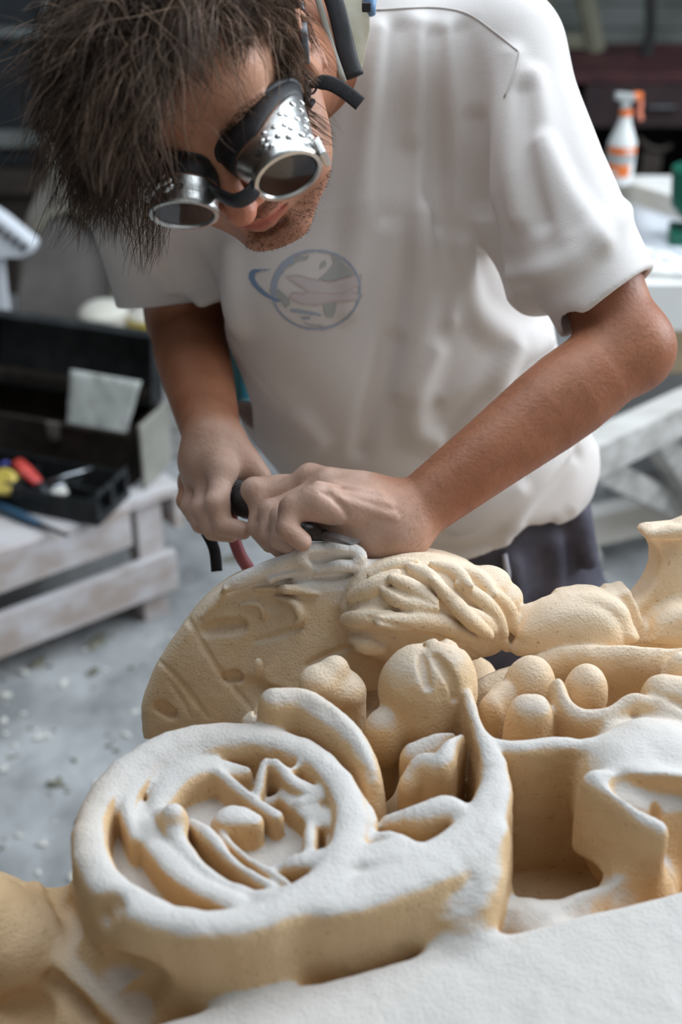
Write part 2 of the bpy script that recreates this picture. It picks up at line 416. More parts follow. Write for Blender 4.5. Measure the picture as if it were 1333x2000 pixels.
M['yellowp'] = mat('yellow_plastic', (.60, .45, .07), (.68, .52, .14), 20, .4)
M['bluesteel'] = mat('blue_enamel', (.018, .055, .10), (.03, .08, .13), 20, .45)
M['bluev'] = mat('violet_blue_plastic', (.06, .07, .28), None, 20, .4)
M['darkm'] = mat('dark_metal', (.03, .033, .036), (.08, .085, .09), 60, .4, metal=.7)
M['plate'] = mat('grey_board', (.27, .26, .22), (.36, .35, .31), 12, .85)
M['white'] = mat('white_plastic', (.72, .75, .80), (.78, .80, .84), 10, .4)
M['cream'] = mat('cream_ceramic', (.70, .66, .56), (.76, .73, .65), 10, .6)
M['teal'] = mat('teal_plastic', (.03, .22, .27), (.05, .30, .36), 10, .5)
M['dteal'] = mat('dark_green_plastic', (.012, .045, .045), None, 10, .5)
M['green'] = mat('green_enamel', (.008, .10, .065), (.012, .14, .09), 10, .35)
M['orange'] = mat('orange_plastic', (.80, .17, .03), (.85, .22, .05), 10, .45)
M['orangep'] = mat('pink_orange_plastic', (.80, .26, .16), None, 10, .45)
M['labelg'] = mat('label_grey', (.38, .42, .42), None, 10, .5)
M['bottle'] = mat('white_bottle', (.72, .74, .72), (.80, .81, .80), 10, .4)
M['spgrey'] = mat('grey_plastic', (.42, .44, .43), None, 10, .5)
M['wallr'] = mat('painted_planks', (.075, .085, .075), (.12, .13, .12), 6, .8)
M['walld'] = mat('dark_wall', (.018, .018, .018), (.035, .034, .032), 4, .9)
M['maroon'] = mat('maroon_paint', (.035, .009, .011), (.065, .018, .020), 10, .6)
M['mark'] = mat('maroon_board', (.020, .010, .011), (.038, .020, .021), 10, .7)
M['olive'] = mat('olive_metal', (.10, .10, .065), (.15, .145, .10), 10, .6)
M['darkwood'] = mat('dark_wood', (.03, .022, .018), (.06, .045, .035), 10, .7, stretch=(1, 6, 6))
M['brick'] = mat('dusty_brick', (.13, .095, .07), (.22, .17, .13), 20, .9)
M['glassd'] = mat('dark_window', (.02, .024, .028), (.04, .045, .05), 3, .25, spec=.4)
M['frame'] = mat('window_frame', (.14, .155, .15), (.2, .21, .2), 10, .7)
M['chrome'] = mat('bright_tool_steel', (.45, .47, .5), None, 10, .3, metal=.9)
M['p_blue'] = mat('print_blue', (.38, .42, .50), None, 10, .9); M['p_navy'] = mat('print_navy', (.20, .29, .43), None, 10, .9)
M['p_grey'] = mat('print_grey', (.42, .435, .42), None, 10, .9); M['p_red'] = mat('print_red', (.56, .46, .45), None, 10, .9)
M['p_pink'] = mat('print_pink', (.60, .545, .545), None, 10, .9)
M['stain'] = mat('stain', (.45, .38, .31), None, 10, .9)
# ------------------------------------------------------------------ the carved stone
Z0 = 0.97
def Q(px, py, h=0.0): return PZ(px, py, Z0+h)
def Wd(py, pix, h=0.0):
    p = Q(666, py, h); return pix*np.dot(CAM-p, TW)/F
def Qs(l, dh=0): return [Q(a[0], a[1], (a[2] if len(a) > 2 else 0)+dh) for a in l]
def Ws(l, pix): return [Wd(a[1], q) for a, q in zip(l, pix)] if not np.isscalar(pix) else [Wd(a[1], pix) for a in l]
S = SDF()
def RG(l, pix, depth=.16, dh=0, k=.004, **kw): S.ridge(Qs(l, dh), Ws(l, pix), Z0-depth, k=k, **kw)
def LUMP(px, py, h, wpx, hz, yr=None, k=.008, ang=0, op='add'):
    """rounded boss: its top at height h under the pixel"""
    c = Q(px, py, h)-A(0, 0, hz*.75); r = Wd(py, wpx, h); S.ell(c, (r, (yr or wpx)*r/wpx, hz), rot('Z', ang), k=k, op=op)
# --- block: ground of the relief, far slab, left flank
S.label = 0
S.box(A(.33, .70, Z0-.25), (.45, .24, .12), rnd=.03)
S.cone(Q(440, 1592, 0)+A(0, 0, -.11), Q(440, 1592, 0)+A(-.088, -.050, -.29), .105, .172, .0)
S.ell(Q(-20, 1930, -.16), (.050, .07, .10), k=.06)
S.box(A(.02, .63, Z0-.27), (.20, .13, .10), rnd=.04, k=.05)
# front slab, lit flat top, slightly rising to the right
e0, e1 = Q(430, 1962, -.055), Q(1333, 1735, -.035); ed = nrm(e1-e0)
S.box((e0+e1)/2 + A(ed[1], -ed[0], 0)*.17 + ed*.08 + A(0, 0, -.10) , (.42, .17, .10), np.array([ed, nrm(np.cross(A(0, 0, 1), ed)), nrm(np.cross(ed, np.cross(A(0, 0, 1), ed)))]), rnd=.006, k=.005)
# far-left slope
def PF(px, py, c, nv):
    rr = P(px, py, 1.0)-CAM; return CAM+rr*(np.dot(np.asarray(c)-CAM, nv)/np.dot(rr, nv))
def FACE(pts, c, nv, th, **kw): nv = nrm(nv); S.face([PF(a, b, c, nv) for a, b in pts], c, nv, th, **kw)
fc = Q(520, 1135, .012)
FACE([(262, 1470), (262, 1400), (284, 1340), (312, 1284), (345, 1235), (372, 1200), (400, 1172), (442, 1146), (520, 1128), (640, 1120), (700, 1130), (720, 1240), (715, 1480)], fc, (-.10, -.93, .30), .06, rnd=.012, k=.01, bulge=.012)
S.box(A(.03, .93, Z0-.19), (.12, .07, .10), rnd=.03, k=.02)
# --- volute drum and rim
S.label = 1
cV = Q(432, 1590, 0); Rv = Wd(1590, 300)
S.ridge([cV-A(0, 0, .010)], [Rv-.006], Z0-.22, rnd=.006, k=.02, flare=.12)
ring = [cV+A(math.cos(t)*(Rv-.016), math.sin(t)*(Rv-.016)*1.02, 0) for t in np.linspace(0, 2*math.pi, 28)]
S.ridge(ring, [.0135]*28, Z0-.05, rnd=.007, k=.006)
S.ridge([cV+A(0, 0, .03)], [Rv-.029], Z0-.036, rnd=.004, k=.005, op='sub')
S.label = 2
c1 = (.0, 0)
inner = [((262, 1625), (246, 1550), (290, 1490), (370, 1462), (450, 1450), (540, 1458), (612, 1490), (655, 1545)), (14, 24, 28, 24, 15, 12, 11, 7)]
RG(inner[0], inner[1], .05, -.006, n=4, rnd=.005)
RG([(300, 1575, -.012), (335, 1515, -.010), (400, 1490, -.010), (480, 1496, -.014)], (24, 34, 30, 14), .05, rnd=.006, n=4)
RG([(470, 1600, -.02), (520, 1560, -.018), (580, 1540, -.018), (650, 1580, -.018), (660, 1640, -.018)], (16, 12, 14, 20, 24), .05, rnd=.005, n=4)
for l, q in (([(600, 1470, -.004), (560, 1500, -.002), (520, 1478, .004), (506, 1530, -.006), (500, 1560, -.012)], (4, 6, 7, 7, 5)),
             ([(540, 1478, .004), (575, 1520, -.004), (620, 1545, -.010), (585, 1560, -.01)], (6, 12, 14, 8)),
             ([(395, 1478, -.012), (450, 1520, -.010), (500, 1560, -.010), (540, 1585, -.012)], (7, 8, 8, 10)),
             ([(430, 1600, -.014), (455, 1585, -.008), (495, 1595, -.010)], (14, 20, 14)),
             ([(610, 1590, -.02), (606, 1625, -.004), (604, 1660, -.006)], (9, 9, 9)),
             ([(640, 1530, -.014), (680, 1545, -.010), (700, 1590, -.008), (690, 1640, -.008)], (12, 18, 26, 20)),
             ([(540, 1690, -.012), (600, 1672, -.004), (690, 1668, -.002), (780, 1655, -.002), (835, 1662, -.004)], (7, 15, 20, 22, 12)),
             ([(560, 1545, -.014), (610, 1580, -.014), (660, 1600, -.012)], (14, 18, 16)),
             ([(262, 1570, -.014), (300, 1640, -.008), (370, 1710, -.006), (470, 1760, -.006)], (15, 16, 18, 18)),
             ([(300, 1580, -.018), (335, 1592, -.002), (350, 1640, -.006), (410, 1700, -.006), (500, 1745, -.008)], (10, 17, 13, 12, 10)),
             ([(375, 1600, -.014), (410, 1625, -.006), (460, 1680, -.006), (545, 1735, -.010)], (8, 11, 8, 6)),
             ([(420, 1612, -.018), (470, 1660, -.012), (530, 1700, -.010), (575, 1730, -.010)], (7, 6, 6, 4))):
    RG(l, [a*1.45 for a in q], .045, n=4, rnd=.004, k=.003)
LUMP(338, 1582, .004, 26, .014, k=.003)
# flank carving on the drum: curved fillet and drilled holes
def flank(pts, r, op='add', k=.006, off=0.0):
    h, g = S.hit([p[0] for p in pts], [p[1] for p in pts]); h = h[g]
    if len(h) > 1: S.chain(h+TW*off, [r]*len(h), k=k, op=op)
    elif len(h) == 1: S.ell(h[0]+TW*off, (r, r, r), k=k, op=op)
S.label = 0
flank(spline([(62, 1700), (75, 1790), (120, 1880), (190, 1950), (260, 2010)], 5), .006, 'add', .01)
flank(spline([(45, 1715), (52, 1800), (95, 1900), (165, 1975)], 5), .006, 'sub', .01)
flank([(120, 1775), (145, 1810)], .009, 'sub', .012); flank([(215, 1770), (200, 1790)], .006, 'sub', .012)
flank([(235, 1895), (285, 1910), (270, 1950)], .011, 'sub', .014); flank([(30, 1945), (60, 1975)], .012, 'sub', .014)
flank([(-20, 1800), (20, 1840)], .03, 'add', .02)
# --- scroll band sweeping from the volute to the right and up
S.label = 3
RG([(520, 1752, -.004), (640, 1748, -.004), (760, 1716, -.004), (860, 1665, -.003), (935, 1600, -.002), (968, 1530, 0), (965, 1480, .0)], (36, 44, 50, 52, 46, 36, 26), .20, n=4, rnd=.006, flare=.06)
RG([(965, 1480, .0), (935, 1415, .006), (915, 1350, .010), (903, 1300, .012)], (24, 13, 11, 9), .17, n=4, rnd=.004)
RG([(940, 1435, 0), (1000, 1452, 0), (1090, 1444, 0), (1180, 1448, -.002), (1260, 1455, -.004), (1380, 1450, -.006)], (12, 17, 19, 16, 15, 15), .17, n=4, rnd=.005)
RG([(850, 1790, -.035), (910, 1760, -.022), (955, 1700, -.010), (985, 1620, -.005)], (40, 46, 34, 14), .20, n=12, rnd=.012, k=.02)
# stepped folds between the volute and the band
S.label = 2
RG([(760, 1590, -.014), (820, 1575, -.004), (880, 1560, .000), (915, 1590, -.004), (890, 1625, -.012)], (20, 30, 34, 26, 12), .12, n=4, rnd=.008)
RG([(700, 1640, -.010), (760, 1628, -.006), (820, 1650, -.008)], (16, 20, 14), .12, n=3, rnd=.006)
RG([(800, 1510, -.016), (830, 1475, -.004), (862, 1470, .002), (880, 1440, .006), (905, 1420, .004)], (22, 28, 30, 20, 9), .12, n=4, rnd=.008)
RG([(810, 1450, -.010), (850, 1432, -.004), (885, 1415, .0)], (30, 30, 14), .13, n=3, rnd=.012)
# --- overturned leaf beside the volute
S.label = 2
RG([(500, 1392, -.012), (570, 1388, -.008), (650, 1410, -.008), (700, 1460, -.010), (722, 1525, -.020)], (34, 38, 40, 34, 24), .15, n=4, rnd=.010)
RG([(535, 1345, .024), (590, 1345, .022), (645, 1378, .016), (695, 1430, .008), (725, 1490, -.002), (728, 1530, -.014)], (27, 28, 27, 24, 20, 12), .08, n=4, rnd=.009, flare=.10)
S.chain(Qs([(560, 1362, .026), (600, 1376, .022), (640, 1388, .016)]), [.004, .006, .003], k=.008, op='sub')
# --- bud with a split
S.label = 4
cB = Q(836, 1345, -.004); rb = Wd(1338, 88)
S.ell(cB+A(-.006, 0, 0), (rb*.92, rb*.85, rb*1.05), rot('Y', -8), k=.004)
S.ell(cB+A(.014, .004, .004), (rb*.72, rb*.80, rb*1.10), rot('Y', 14), k=.003)
S.ell(cB+A(-.001, -.012, -.030), (rb*.7, rb*.6, rb*.9), k=.015)
def groove(S_, pts, r, k=.004, off=.001):
    h, g = S_.hit([p[0] for p in pts], [p[1] for p in pts]); h = h[g]
    if len(h) > 1: S_.chain(h+TW*off, [r*(.55+.45*math.sin(math.pi*(i+.5)/len(h))) for i in range(len(h))], k=k, op='sub')
groove(S, spline([(824, 1284), (826, 1300), (836, 1340)], 4), .0042, .003, -.0012)
groove(S, spline([(852, 1286), (868, 1305), (884, 1335), (888, 1365)], 4), .0042, .003, -.0012)
# --- lumps, stub and wave of the right-hand foliage
S.label = 5
LUMP(752, 1402, -.016, 44, .028); LUMP(735, 1440, -.05, 50, .04)
RG([(620, 1310, -.01), (660, 1300, -.012), (690, 1315, -.02)], (30, 34, 26), .15, n=3, rnd=.014)
def HL(px, py, wpx, hpx, sink=.5, k=.008, ang=0, dz=0):
    h, g = S.hit([px], [py]); c = h[0] if g[0] else Q(px, py, dz)
    r = Wd(py, wpx); S.ell(c-TW*r*sink+V(0, 0, 0), (r, r, Wd(py, hpx)), rot('Y', ang), k=k)
HL(625, 1335, 40, 36); HL(672, 1352, 40, 34); HL(612, 1240, 46, 44, .6); HL(566, 1262, 16, 34, .4, ang=20); HL(648, 1258, 34, 36, .5)
HL(640, 1190, 46, 26, .6); HL(676, 1290, 18, 30, .3, ang=15); HL(655, 1305, 24, 24, .4); HL(590, 1285, 40, 24, .7)
LUMP(1038, 1302, -.004, 52, .030, k=.004); LUMP(1148, 1318, -.006, 44, .030, k=.004)
RG([(1034, 1360, .006), (1046, 1360, .006)], (34, 34), .14, rnd=.010, flare=.10, k=.003)
RG([(985, 1330, -.010), (965, 1350, -.012)], (34, 30), .15, rnd=.012)
RG([(1092, 1322, .010), (1108, 1358, .004), (1140, 1382, -.002), (1190, 1378, .0), (1235, 1352, .006), (1285, 1362, .002), (1345, 1395, -.004)], (18, 20, 22, 22, 21, 20, 22), .15, n=4, rnd=.009)
LUMP(1262, 1445, -.006, 46, .034); LUMP(1318, 1440, -.010, 40, .03)
groove(S, [(1240, 1400), (1246, 1430), (1250, 1460)], .003, .006)
RG([(1300, 1322, .010), (1360, 1328, .010)], (42, 42), .15, rnd=.012)
LUMP(1330, 1290, .0, 34, .03)
# --- near bud at the right edge, drilled
S.label = 4
S.ell(Q(1275, 1600, -.075), (.060, .062, .088), rot('Y', 12), k=.01)
S.ell(Q(1210, 1570, -.040), (.034, .045, .050), k=.015)
RG([(1165, 1512, .008), (1240, 1506, .010), (1333, 1506, .010), (1400, 1515, .008)], (14, 12, 12, 12), .06, n=3, rnd=.007, k=.016)
RG([(1160, 1515, .008), (1205, 1550, .010), (1250, 1582, .006), (1290, 1605, .0)], (14, 13, 18, 20), .06, n=3, rnd=.007, k=.014)
groove(S, [(1225, 1532), (1275, 1548), (1340, 1556)], .006, .012, 0)
hh, gg = S.hit([1283], [1592]); S.ell(hh[0], (.004, .006, .01), k=.004, op='sub') if gg[0] else None
RG([(1075, 1775, -.045), (1130, 1735, -.040), (1200, 1715, -.045), (1290, 1690, -.05)], (40, 44, 46, 46), .15, n=3, rnd=.02, k=.02)
LUMP(1040, 1790, -.06, 60, .03, k=.02)
RG([(950, 1318, -.030), (1010, 1300, -.028), (1060, 1290, -.03)], (34, 40, 36), .17, n=3, rnd=.014)
# --- far right: dome, wedge, flame and the long trough
S.label = 0
RG([(1030, 1285, -.030), (1060, 1268, -.012), (1140, 1258, -.004), (1240, 1258, .0), (1400, 1262, .0)], (26, 24, 24, 24, 24), .17, n=3, rnd=.012)
S.label = 5
dc = Q(1130, 1252, -.004); dn = (0, -.93, .36)
FACE([(1018, 1262), (1020, 1240), (1040, 1212), (1072, 1186), (1120, 1171), (1168, 1174), (1212, 1198), (1236, 1236), (1240, 1262), (1236, 1300), (1020, 1300)], dc, dn, .045, rnd=.016, bulge=.010, k=.003)
FACE([(1090, 1262), (1092, 1180), (1130, 1163), (1180, 1162), (1225, 1185), (1244, 1225), (1246, 1262)], dc+A(0, .010, 0), dn, .05, rnd=.012, k=.002)
FACE([(1180, 1262), (1186, 1166), (1210, 1158), (1232, 1152), (1242, 1172), (1256, 1200), (1262, 1262)], dc+A(0, .035, 0), dn, .04, rnd=.005, k=.003, n=2)
FACE([(1236, 1270), (1240, 1200), (1262, 1168), (1284, 1132), (1293, 1095), (1287, 1068), (1270, 1048), (1288, 1038), (1340, 1034), (1420, 1030), (1420, 1270)], dc+A(0, .050, .0), dn, .05, rnd=.006, k=.004, n=2, bulge=.006)
FACE([(1270, 1262), (1285, 1215), (1330, 1190), (1420, 1186), (1420, 1262)], dc+A(0, .020, 0), dn, .04, rnd=.012, k=.008)
S.chain([PF(a, b, dc+A(0, .042, 0), nrm(dn)) for a, b in ((1274, 1050), (1292, 1072), (1298, 1100), (1290, 1140))], [.004, .005, .005, .003], k=.006, op='sub')
S.chain([PF(a, b, dc+A(0, .046, 0), nrm(dn)) for a, b in ((1276, 1044), (1310, 1040), (1360, 1038))], [.004, .006, .007], k=.004)
LUMP(1050, 1190, .0, 36, .012, k=.006); LUMP(1078, 1180, .002, 24, .012, k=.006)
# --- leafy mound
S.label = 6
FACE([(664, 1200), (690, 1150), (740, 1112), (800, 1094), (870, 1096), (940, 1118), (990, 1160), (1018, 1215), (1022, 1262), (990, 1302), (900, 1318), (800, 1322), (720, 1300), (690, 1270), (672, 1235)], Q(840, 1240, .004), (.05, -.90, .42), .10, rnd=.03, bulge=.020, k=.006)
LUMP(955, 1120, .020, 44, .012, k=.004); LUMP(990, 1150, .008, 34, .012, k=.004)
nleaf = 0
def leaf(pts, wpx, thick=.006, lift=.0, k=.0022):
    """long carved leaf lying on what is already there"""
    h, g = S.hit([p[0] for p in pts], [p[1] for p in pts])
    if g.sum() < 2: return
    h = h[g]; q = spline([np.append(a, 0) for a in h], 5); q = [a[:3] for a in q]; m = len(q)
    r = [Wd(1190, wpx)*(.30+.70*math.sin(math.pi*min(1, (i+.9)/(m+.6)))**.7) for i in range(m)]
    S.chain([a - TW*(rr*.62-thick-lift*(1-i/m)) for i, (a, rr) in enumerate(zip(q, r))], r, k=k)
for l, w_ in (([(674, 1208), (712, 1206), (760, 1200)], 22), ([(684, 1166), (730, 1146), (775, 1120)], 21), ([(724, 1122), (770, 1104), (812, 1096)], 16),
              ([(745, 1214), (840, 1214), (920, 1244), (985, 1284)], 24), ([(690, 1250), (715, 1256), (748, 1266)], 22),
              ([(752, 1154), (790, 1176), (850, 1188)], 20), ([(766, 1128), (808, 1150), (850, 1176)], 18),
              ([(800, 1106), (834, 1124), (872, 1152)], 17), ([(950, 1150), (990, 1186), (1006, 1232)], 18), ([(890, 1108), (935, 1130), (965, 1160)], 16),
              ([(893, 1186), (945, 1216), (990, 1264)], 19), ([(894, 1140), (938, 1170), (968, 1204), (984, 1238)], 18),
              ([(843, 1130), (882, 1172), (920, 1212), (956, 1240)], 19), ([(844, 1102), (884, 1114), (918, 1144)], 16)):
    leaf(l, w_*.95, .0068, k=.0016)
for l in ([(676, 1190), (740, 1186), (800, 1196)], [(720, 1206), (820, 1236), (900, 1262), (960, 1298)], [(700, 1230), (760, 1240), (830, 1262)], [(755, 1144), (800, 1166)]): groove(S, spline(l, 6), .0018, .003, 0)
# --- rough ridges just cut on the far slab
S.label = 7
RG([(560, 1112, .016), (610, 1104, .026), (670, 1100, .028), (725, 1096, .024), (760, 1094, .020)], (16, 24, 24, 20, 10), .07, n=4, rnd=.010, flare=.5, k=.01)
def RC(pts, pix, k=.0025, n=4):
    S.chain(Qs(pts, .0055), Ws(pts, pix), k=min(k, .004), n=n)
RC([(446, 1146, .002), (480, 1130, .010), (520, 1112, .018), (556, 1098, .026), (588, 1086, .034)], (12, 15, 15, 15, 12), k=.008)
RG([(605, 1092, .034), (650, 1088, .036), (690, 1092, .034)], (16, 20, 16), .07, n=4, rnd=.006, flare=.4, k=.008)
RC([(602, 1100, .028), (588, 1088, .034), (598, 1078, .037), (640, 1074, .038), (685, 1076, .037), (704, 1088, .034), (692, 1100, .030)], (12, 14, 15, 16, 15, 13, 10), k=.006)
S.chain(Qs([(615, 1094, .038), (650, 1092, .040), (680, 1094, .038)]), [.004, .005, .004], k=.005, op='sub')
S.box(Q(740, 1080, .022), (.014, .011, .015), rot('Y', 10) @ rot('Z', 20), rnd=.005, k=.006)
RC([(530, 1132, .012), (580, 1118, .018), (625, 1120, .018)], (9, 11, 7)); RC([(622, 1116, .022), (660, 1106, .028), (700, 1106, .026), (752, 1096, .022)], (8, 12, 12, 9))
RC([(556, 1150, .006), (600, 1142, .010), (650, 1138, .012), (690, 1122, .016), (730, 1112, .018)], (6, 7, 9, 10, 8)); RC([(610, 1160, .002), (655, 1152, .006), (690, 1160, .002)], (8, 12, 12), k=.008)
S.chain(Qs([(540, 1140, .016), (590, 1132, .020), (650, 1126, .024), (700, 1116, .026)]), [.002, .003, .003, .002], k=.004, op='sub')
S.label = 0
for l, r, t in (([(535, 1166), (565, 1172), (583, 1188), (588, 1208), (578, 1220)], .004, .002), ([(470, 1182), (500, 1180), (514, 1192), (514, 1208)], .003, .001),
             ([(500, 1150), (560, 1150), (620, 1160)], .004, .001), ([(395, 1205), (420, 1180), (440, 1150)], .004, .0)):
    h, g = S.hit(*zip(*spline(l, 4))); h = h[g]; S.chain(h+TW*(t+.0015), [r*(.4+.6*math.sin(math.pi*(i+.5)/len(h))) for i in range(len(h))], k=.004) if len(h) > 1 else None
for l, r in (([(366, 1208), (400, 1265), (440, 1325), (500, 1395)], .0030), ([(312, 1292), (350, 1330), (390, 1380), (405, 1400)], .0026), ([(330, 1330), (360, 1375), (372, 1400)], .0016),
             ([(500, 1252), (545, 1240), (590, 1225)], .003), ([(600, 1300), (640, 1280), (690, 1262)], .003)):
    groove(S, spline(l, 6), r, .003, 0)
groove(S, [(405, 1232), (425, 1226), (448, 1224), (470, 1222)], .0078, .004, -.001)
groove(S, [(448, 1322), (462, 1320)], .0075, .003, -.003); groove(S, [(316, 1382), (332, 1392)], .008, .003, -.002)
LUMP(505, 1290, -.045, 10, .010, k=.008)
S.plane((0, 0, Z0-.37), (0, 0, -1))
# tool marks and grain in the surface itself
S.disp(lambda x, y, z: .0009*vnoise(x, y, z, 24)+.0006*vnoise(x, y, z, 55)+.0003*vnoise(x, y, z, 150))
S.disp(lambda x, y, z: .0010*vnoise(x, y, z, 260), Q(430, 1160, -.02)-A(0, .02, 0), Q(770, 1050, .06))

sv, sq = S.mesh(VOX*1.7)
cen = sv[sq].mean(1)
names = ['block', 'scroll', 'carved_leaf', 'scroll_band', 'bud', 'foliage', 'leaf_rosette', 'fresh_cut_ridge']
best = np.full(len(cen), 9.0, np.float32); lab = np.zeros(len(cen), int)
for L_ in range(8):
    T = SDF(); T.p = [p for p in S.p if p[5] == L_ and p[3] == 'add']
    d = T.at(cen); b = d < best-1e-6; best[b] = d[b]; lab[b] = L_
# smooth normals of the whole block, kept on the pieces so that no seam shows
fn_ = np.cross(sv[sq[:, 2]]-sv[sq[:, 0]], sv[sq[:, 3]]-sv[sq[:, 1]]); vn = np.zeros_like(sv)
for c_ in range(4): np.add.at(vn, sq[:, c_], fn_)
if (vn*0+fn_.mean(0)).shape and np.dot(np.median(fn_[(cen[:, 2] > Z0)], 0), A(0, 0, 1)) < 0: FL = True
else: FL = False
vn /= np.linalg.norm(vn, axis=1, keepdims=True)+1e-12
if FL: vn = -vn
cut_v = np.zeros(len(sv)); cut_v[np.unique(sq[lab == 7])] = 1
for _ in range(3):
    acc = np.zeros(len(sv)); cnt = np.zeros(len(sv)); fm = cut_v[sq].mean(1)
    for c_ in range(4): np.add.at(acc, sq[:, c_], fm); np.add.at(cnt, sq[:, c_], 1)
    cut_v = acc/np.maximum(cnt, 1)
# hue of the stone: paler where freshly cut, far half painted lighter to make up for weak light
colv = np.ones((len(sv), 3), np.float32)
fresh = cut_v*np.clip((sv[:, 2]-Z0-.004)/.012, 0, 1)
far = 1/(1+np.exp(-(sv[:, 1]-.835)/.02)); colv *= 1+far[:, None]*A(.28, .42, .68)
colv *= 1+fresh[:, None]*A(.06, .22, .55)
dusty = np.clip((.30+.70/(1+np.exp((sv[:, 1]-.79)/.015)))/(1+np.exp((Z0-.085-sv[:, 2])/.012))/(1+np.exp((-.188-sv[:, 0])/.01))+.25*fresh, 0, 1)  # weight of dust and painted top light, weaker far back in the carver's shadow
stone = tag(empty('carved_stone_block', (0.05, .74, Z0-.37)), 'pale limestone block deeply carved with scroll, leaves and buds, nearest the camera', 'carving')
for L_, nm in enumerate(names):
    m = lab == L_
    if not m.any(): continue
    ids, inv = np.unique(sq[m], return_inverse=True)
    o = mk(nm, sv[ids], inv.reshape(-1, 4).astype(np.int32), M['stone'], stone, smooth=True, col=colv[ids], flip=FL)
    o.data.normals_split_custom_set_from_vertices(vn[ids])
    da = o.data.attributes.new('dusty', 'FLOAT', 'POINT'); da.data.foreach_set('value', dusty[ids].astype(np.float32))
    if nm == 'fresh_cut_ridge': o['label'] = 'freshly cut, nearly white rough ridge under the chisel'
    if nm == 'leaf_rosette': o['label'] = 'mound of overlapping carved leaves'
# bench under the stone
bt = tag(empty('work_table', (0.1, .72, 0)), 'heavy wooden banker table under the carved stone block', 'table')
MB().box((0.24, .72, Z0-.37-.03), (.44, .31, .03), bev=.004).build('table_top', M['woodd'], bt)
for sx in (-1, 1):
    for sy in (-1, 1): MB().box((0.24+sx*.38, .72+sy*.26, (Z0-.43)/2), (.04, .04, (Z0-.43)/2), bev=.004).build('leg', M['woodd'], bt)
# ------------------------------------------------------------------ the carver: head frame
TWh = nrm(CAM-P(462, 380, .96)); UPh = nrm(UP-TWh*np.dot(UP, TWh)); RTh = np.cross(UPh, TWh)
def Vh(x, y, t): return x*RTh+y*UPh+t*TWh
HF = nrm(Vh(.05, -.82, .57)*.25+V(.05, -.82, .57)*.75); HE = Vh(.90, .35, 0); HE = HE + TWh*(-np.dot(HE, HF)/np.dot(TWh, HF)); HE = nrm(HE); HH = nrm(np.cross(HF, HE))
if HH[2] < 0: HH = -HH
LENS = [P(360, 418, .976), P(563, 342, .940)]                       # his right, his left
LN = [nrm(Vh(0.0, -.91, .41)), nrm(Vh(.34, -.74, .58))]
HS = .95
HO = (LENS[0]+LENS[1])/2 - HF*.040 + HH*.002

HO = HO + V(-.014, .000, 0)
def H(x, y, z): return HO + (HE*x + HF*y + HH*z)*HS
HR = np.array([HE, HF, HH]); HRs = HR/HS
def hl(p): return (np.asarray(p)-HO) @ HR.T/HS
B = SDF()
# skull, face, jaw
B.ell(H(0, -.095, .040), (.078, .098, .088), HRs)
B.ell(H(0, -.060, -.035), (.064, .058, .078), HRs, k=.02)
B.ell(H(0, -.030, .045), (.060, .030, .040), HRs, k=.02)
for s in (-1, 1):
    B.chain([H(s*.060, -.085, -.045), H(s*.050, -.060, -.082), H(s*.018, -.018, -.110)], [.016, .017, .015], k=.022, n=3)
    B.ell(H(s*.041, -.022, -.034), (.023, .018, .018), HRs, k=.018)
    B.ell(H(s*.038, -.040, -.068), (.026, .022, .030), HRs, k=.02)
    B.chain([H(s*.012, -.002, .016), H(s*.032, -.003, .020), H(s*.052, -.018, .014)], [.008, .009, .006], k=.012)
    B.ell(H(s*.033, -.012, -.002), (.017, .012, .012), HRs, k=.008, op='sub')
    B.ell(H(s*.033, -.020, -.002), (.0145, .0135, .0125), HRs, k=.003)
B.ell(H(0, -.014, -.105), (.020, .018, .016), HRs, k=.018)
B.ell(H(0, -.020, -.076), (.030, .022, .026), HRs, k=.015)
B.chain([H(0, -.002, .004), H(0, .008, -.018), H(0, .019, -.038), H(0, .022, -.044)], [.0075, .0085, .0105, .0125], k=.012, n=3)
for s in (-1, 1):
    B.ell(H(s*.0135, .006, -.047), (.0085, .011, .0085), HRs, k=.006)
    B.ell(H(s*.007, .014, -.056), (.0042, .006, .004), HRs, k=.003, op='sub')
B.chain([H(-.025, -.010, -.0775), H(-.010, .0022, -.0735), H(0, .0025, -.0745), H(.010, .0022, -.0735), H(.025, -.010, -.0775)], [.003, .0048, .0042, .0048, .003], k=.005, n=4)
B.chain([H(-.022, -.010, -.0795), H(0, .0015, -.0855), H(.022, -.010, -.0795)], [.003, .0062, .003], k=.005, n=4)
B.chain([H(-.026, -.008, -.0790), H(-.009, .0052, -.0790), H(0, .0058, -.0797), H(.009, .0052, -.0790), H(.026, -.008, -.0790)], [.0012]*5, k=.003, op='sub', n=4)
B.chain([H(-.014, -.004, -.094), H(0, .000, -.095), H(.014, -.004, -.094)], [.003]*3, k=.008, op='sub')
# ears
for s in (-1, 1):
    ec = H(s*.079, -.098, -.012); ER = HR @ rot('X', 0)
    B.ell(ec, (.008, .018, .030), HRs, k=.006); B.ell(ec+HE*s*.007+HF*.003, (.005, .009, .017), HRs, k=.004, op='sub')
    B.chain([ec+HE*s*.006+HF*a+HH*b for a, b in ((.012, .010), (.008, .024), (-.006, .028), (-.016, .016), (-.014, -.006), (-.004, -.024))], [.0035]*6, k=.003, n=3)
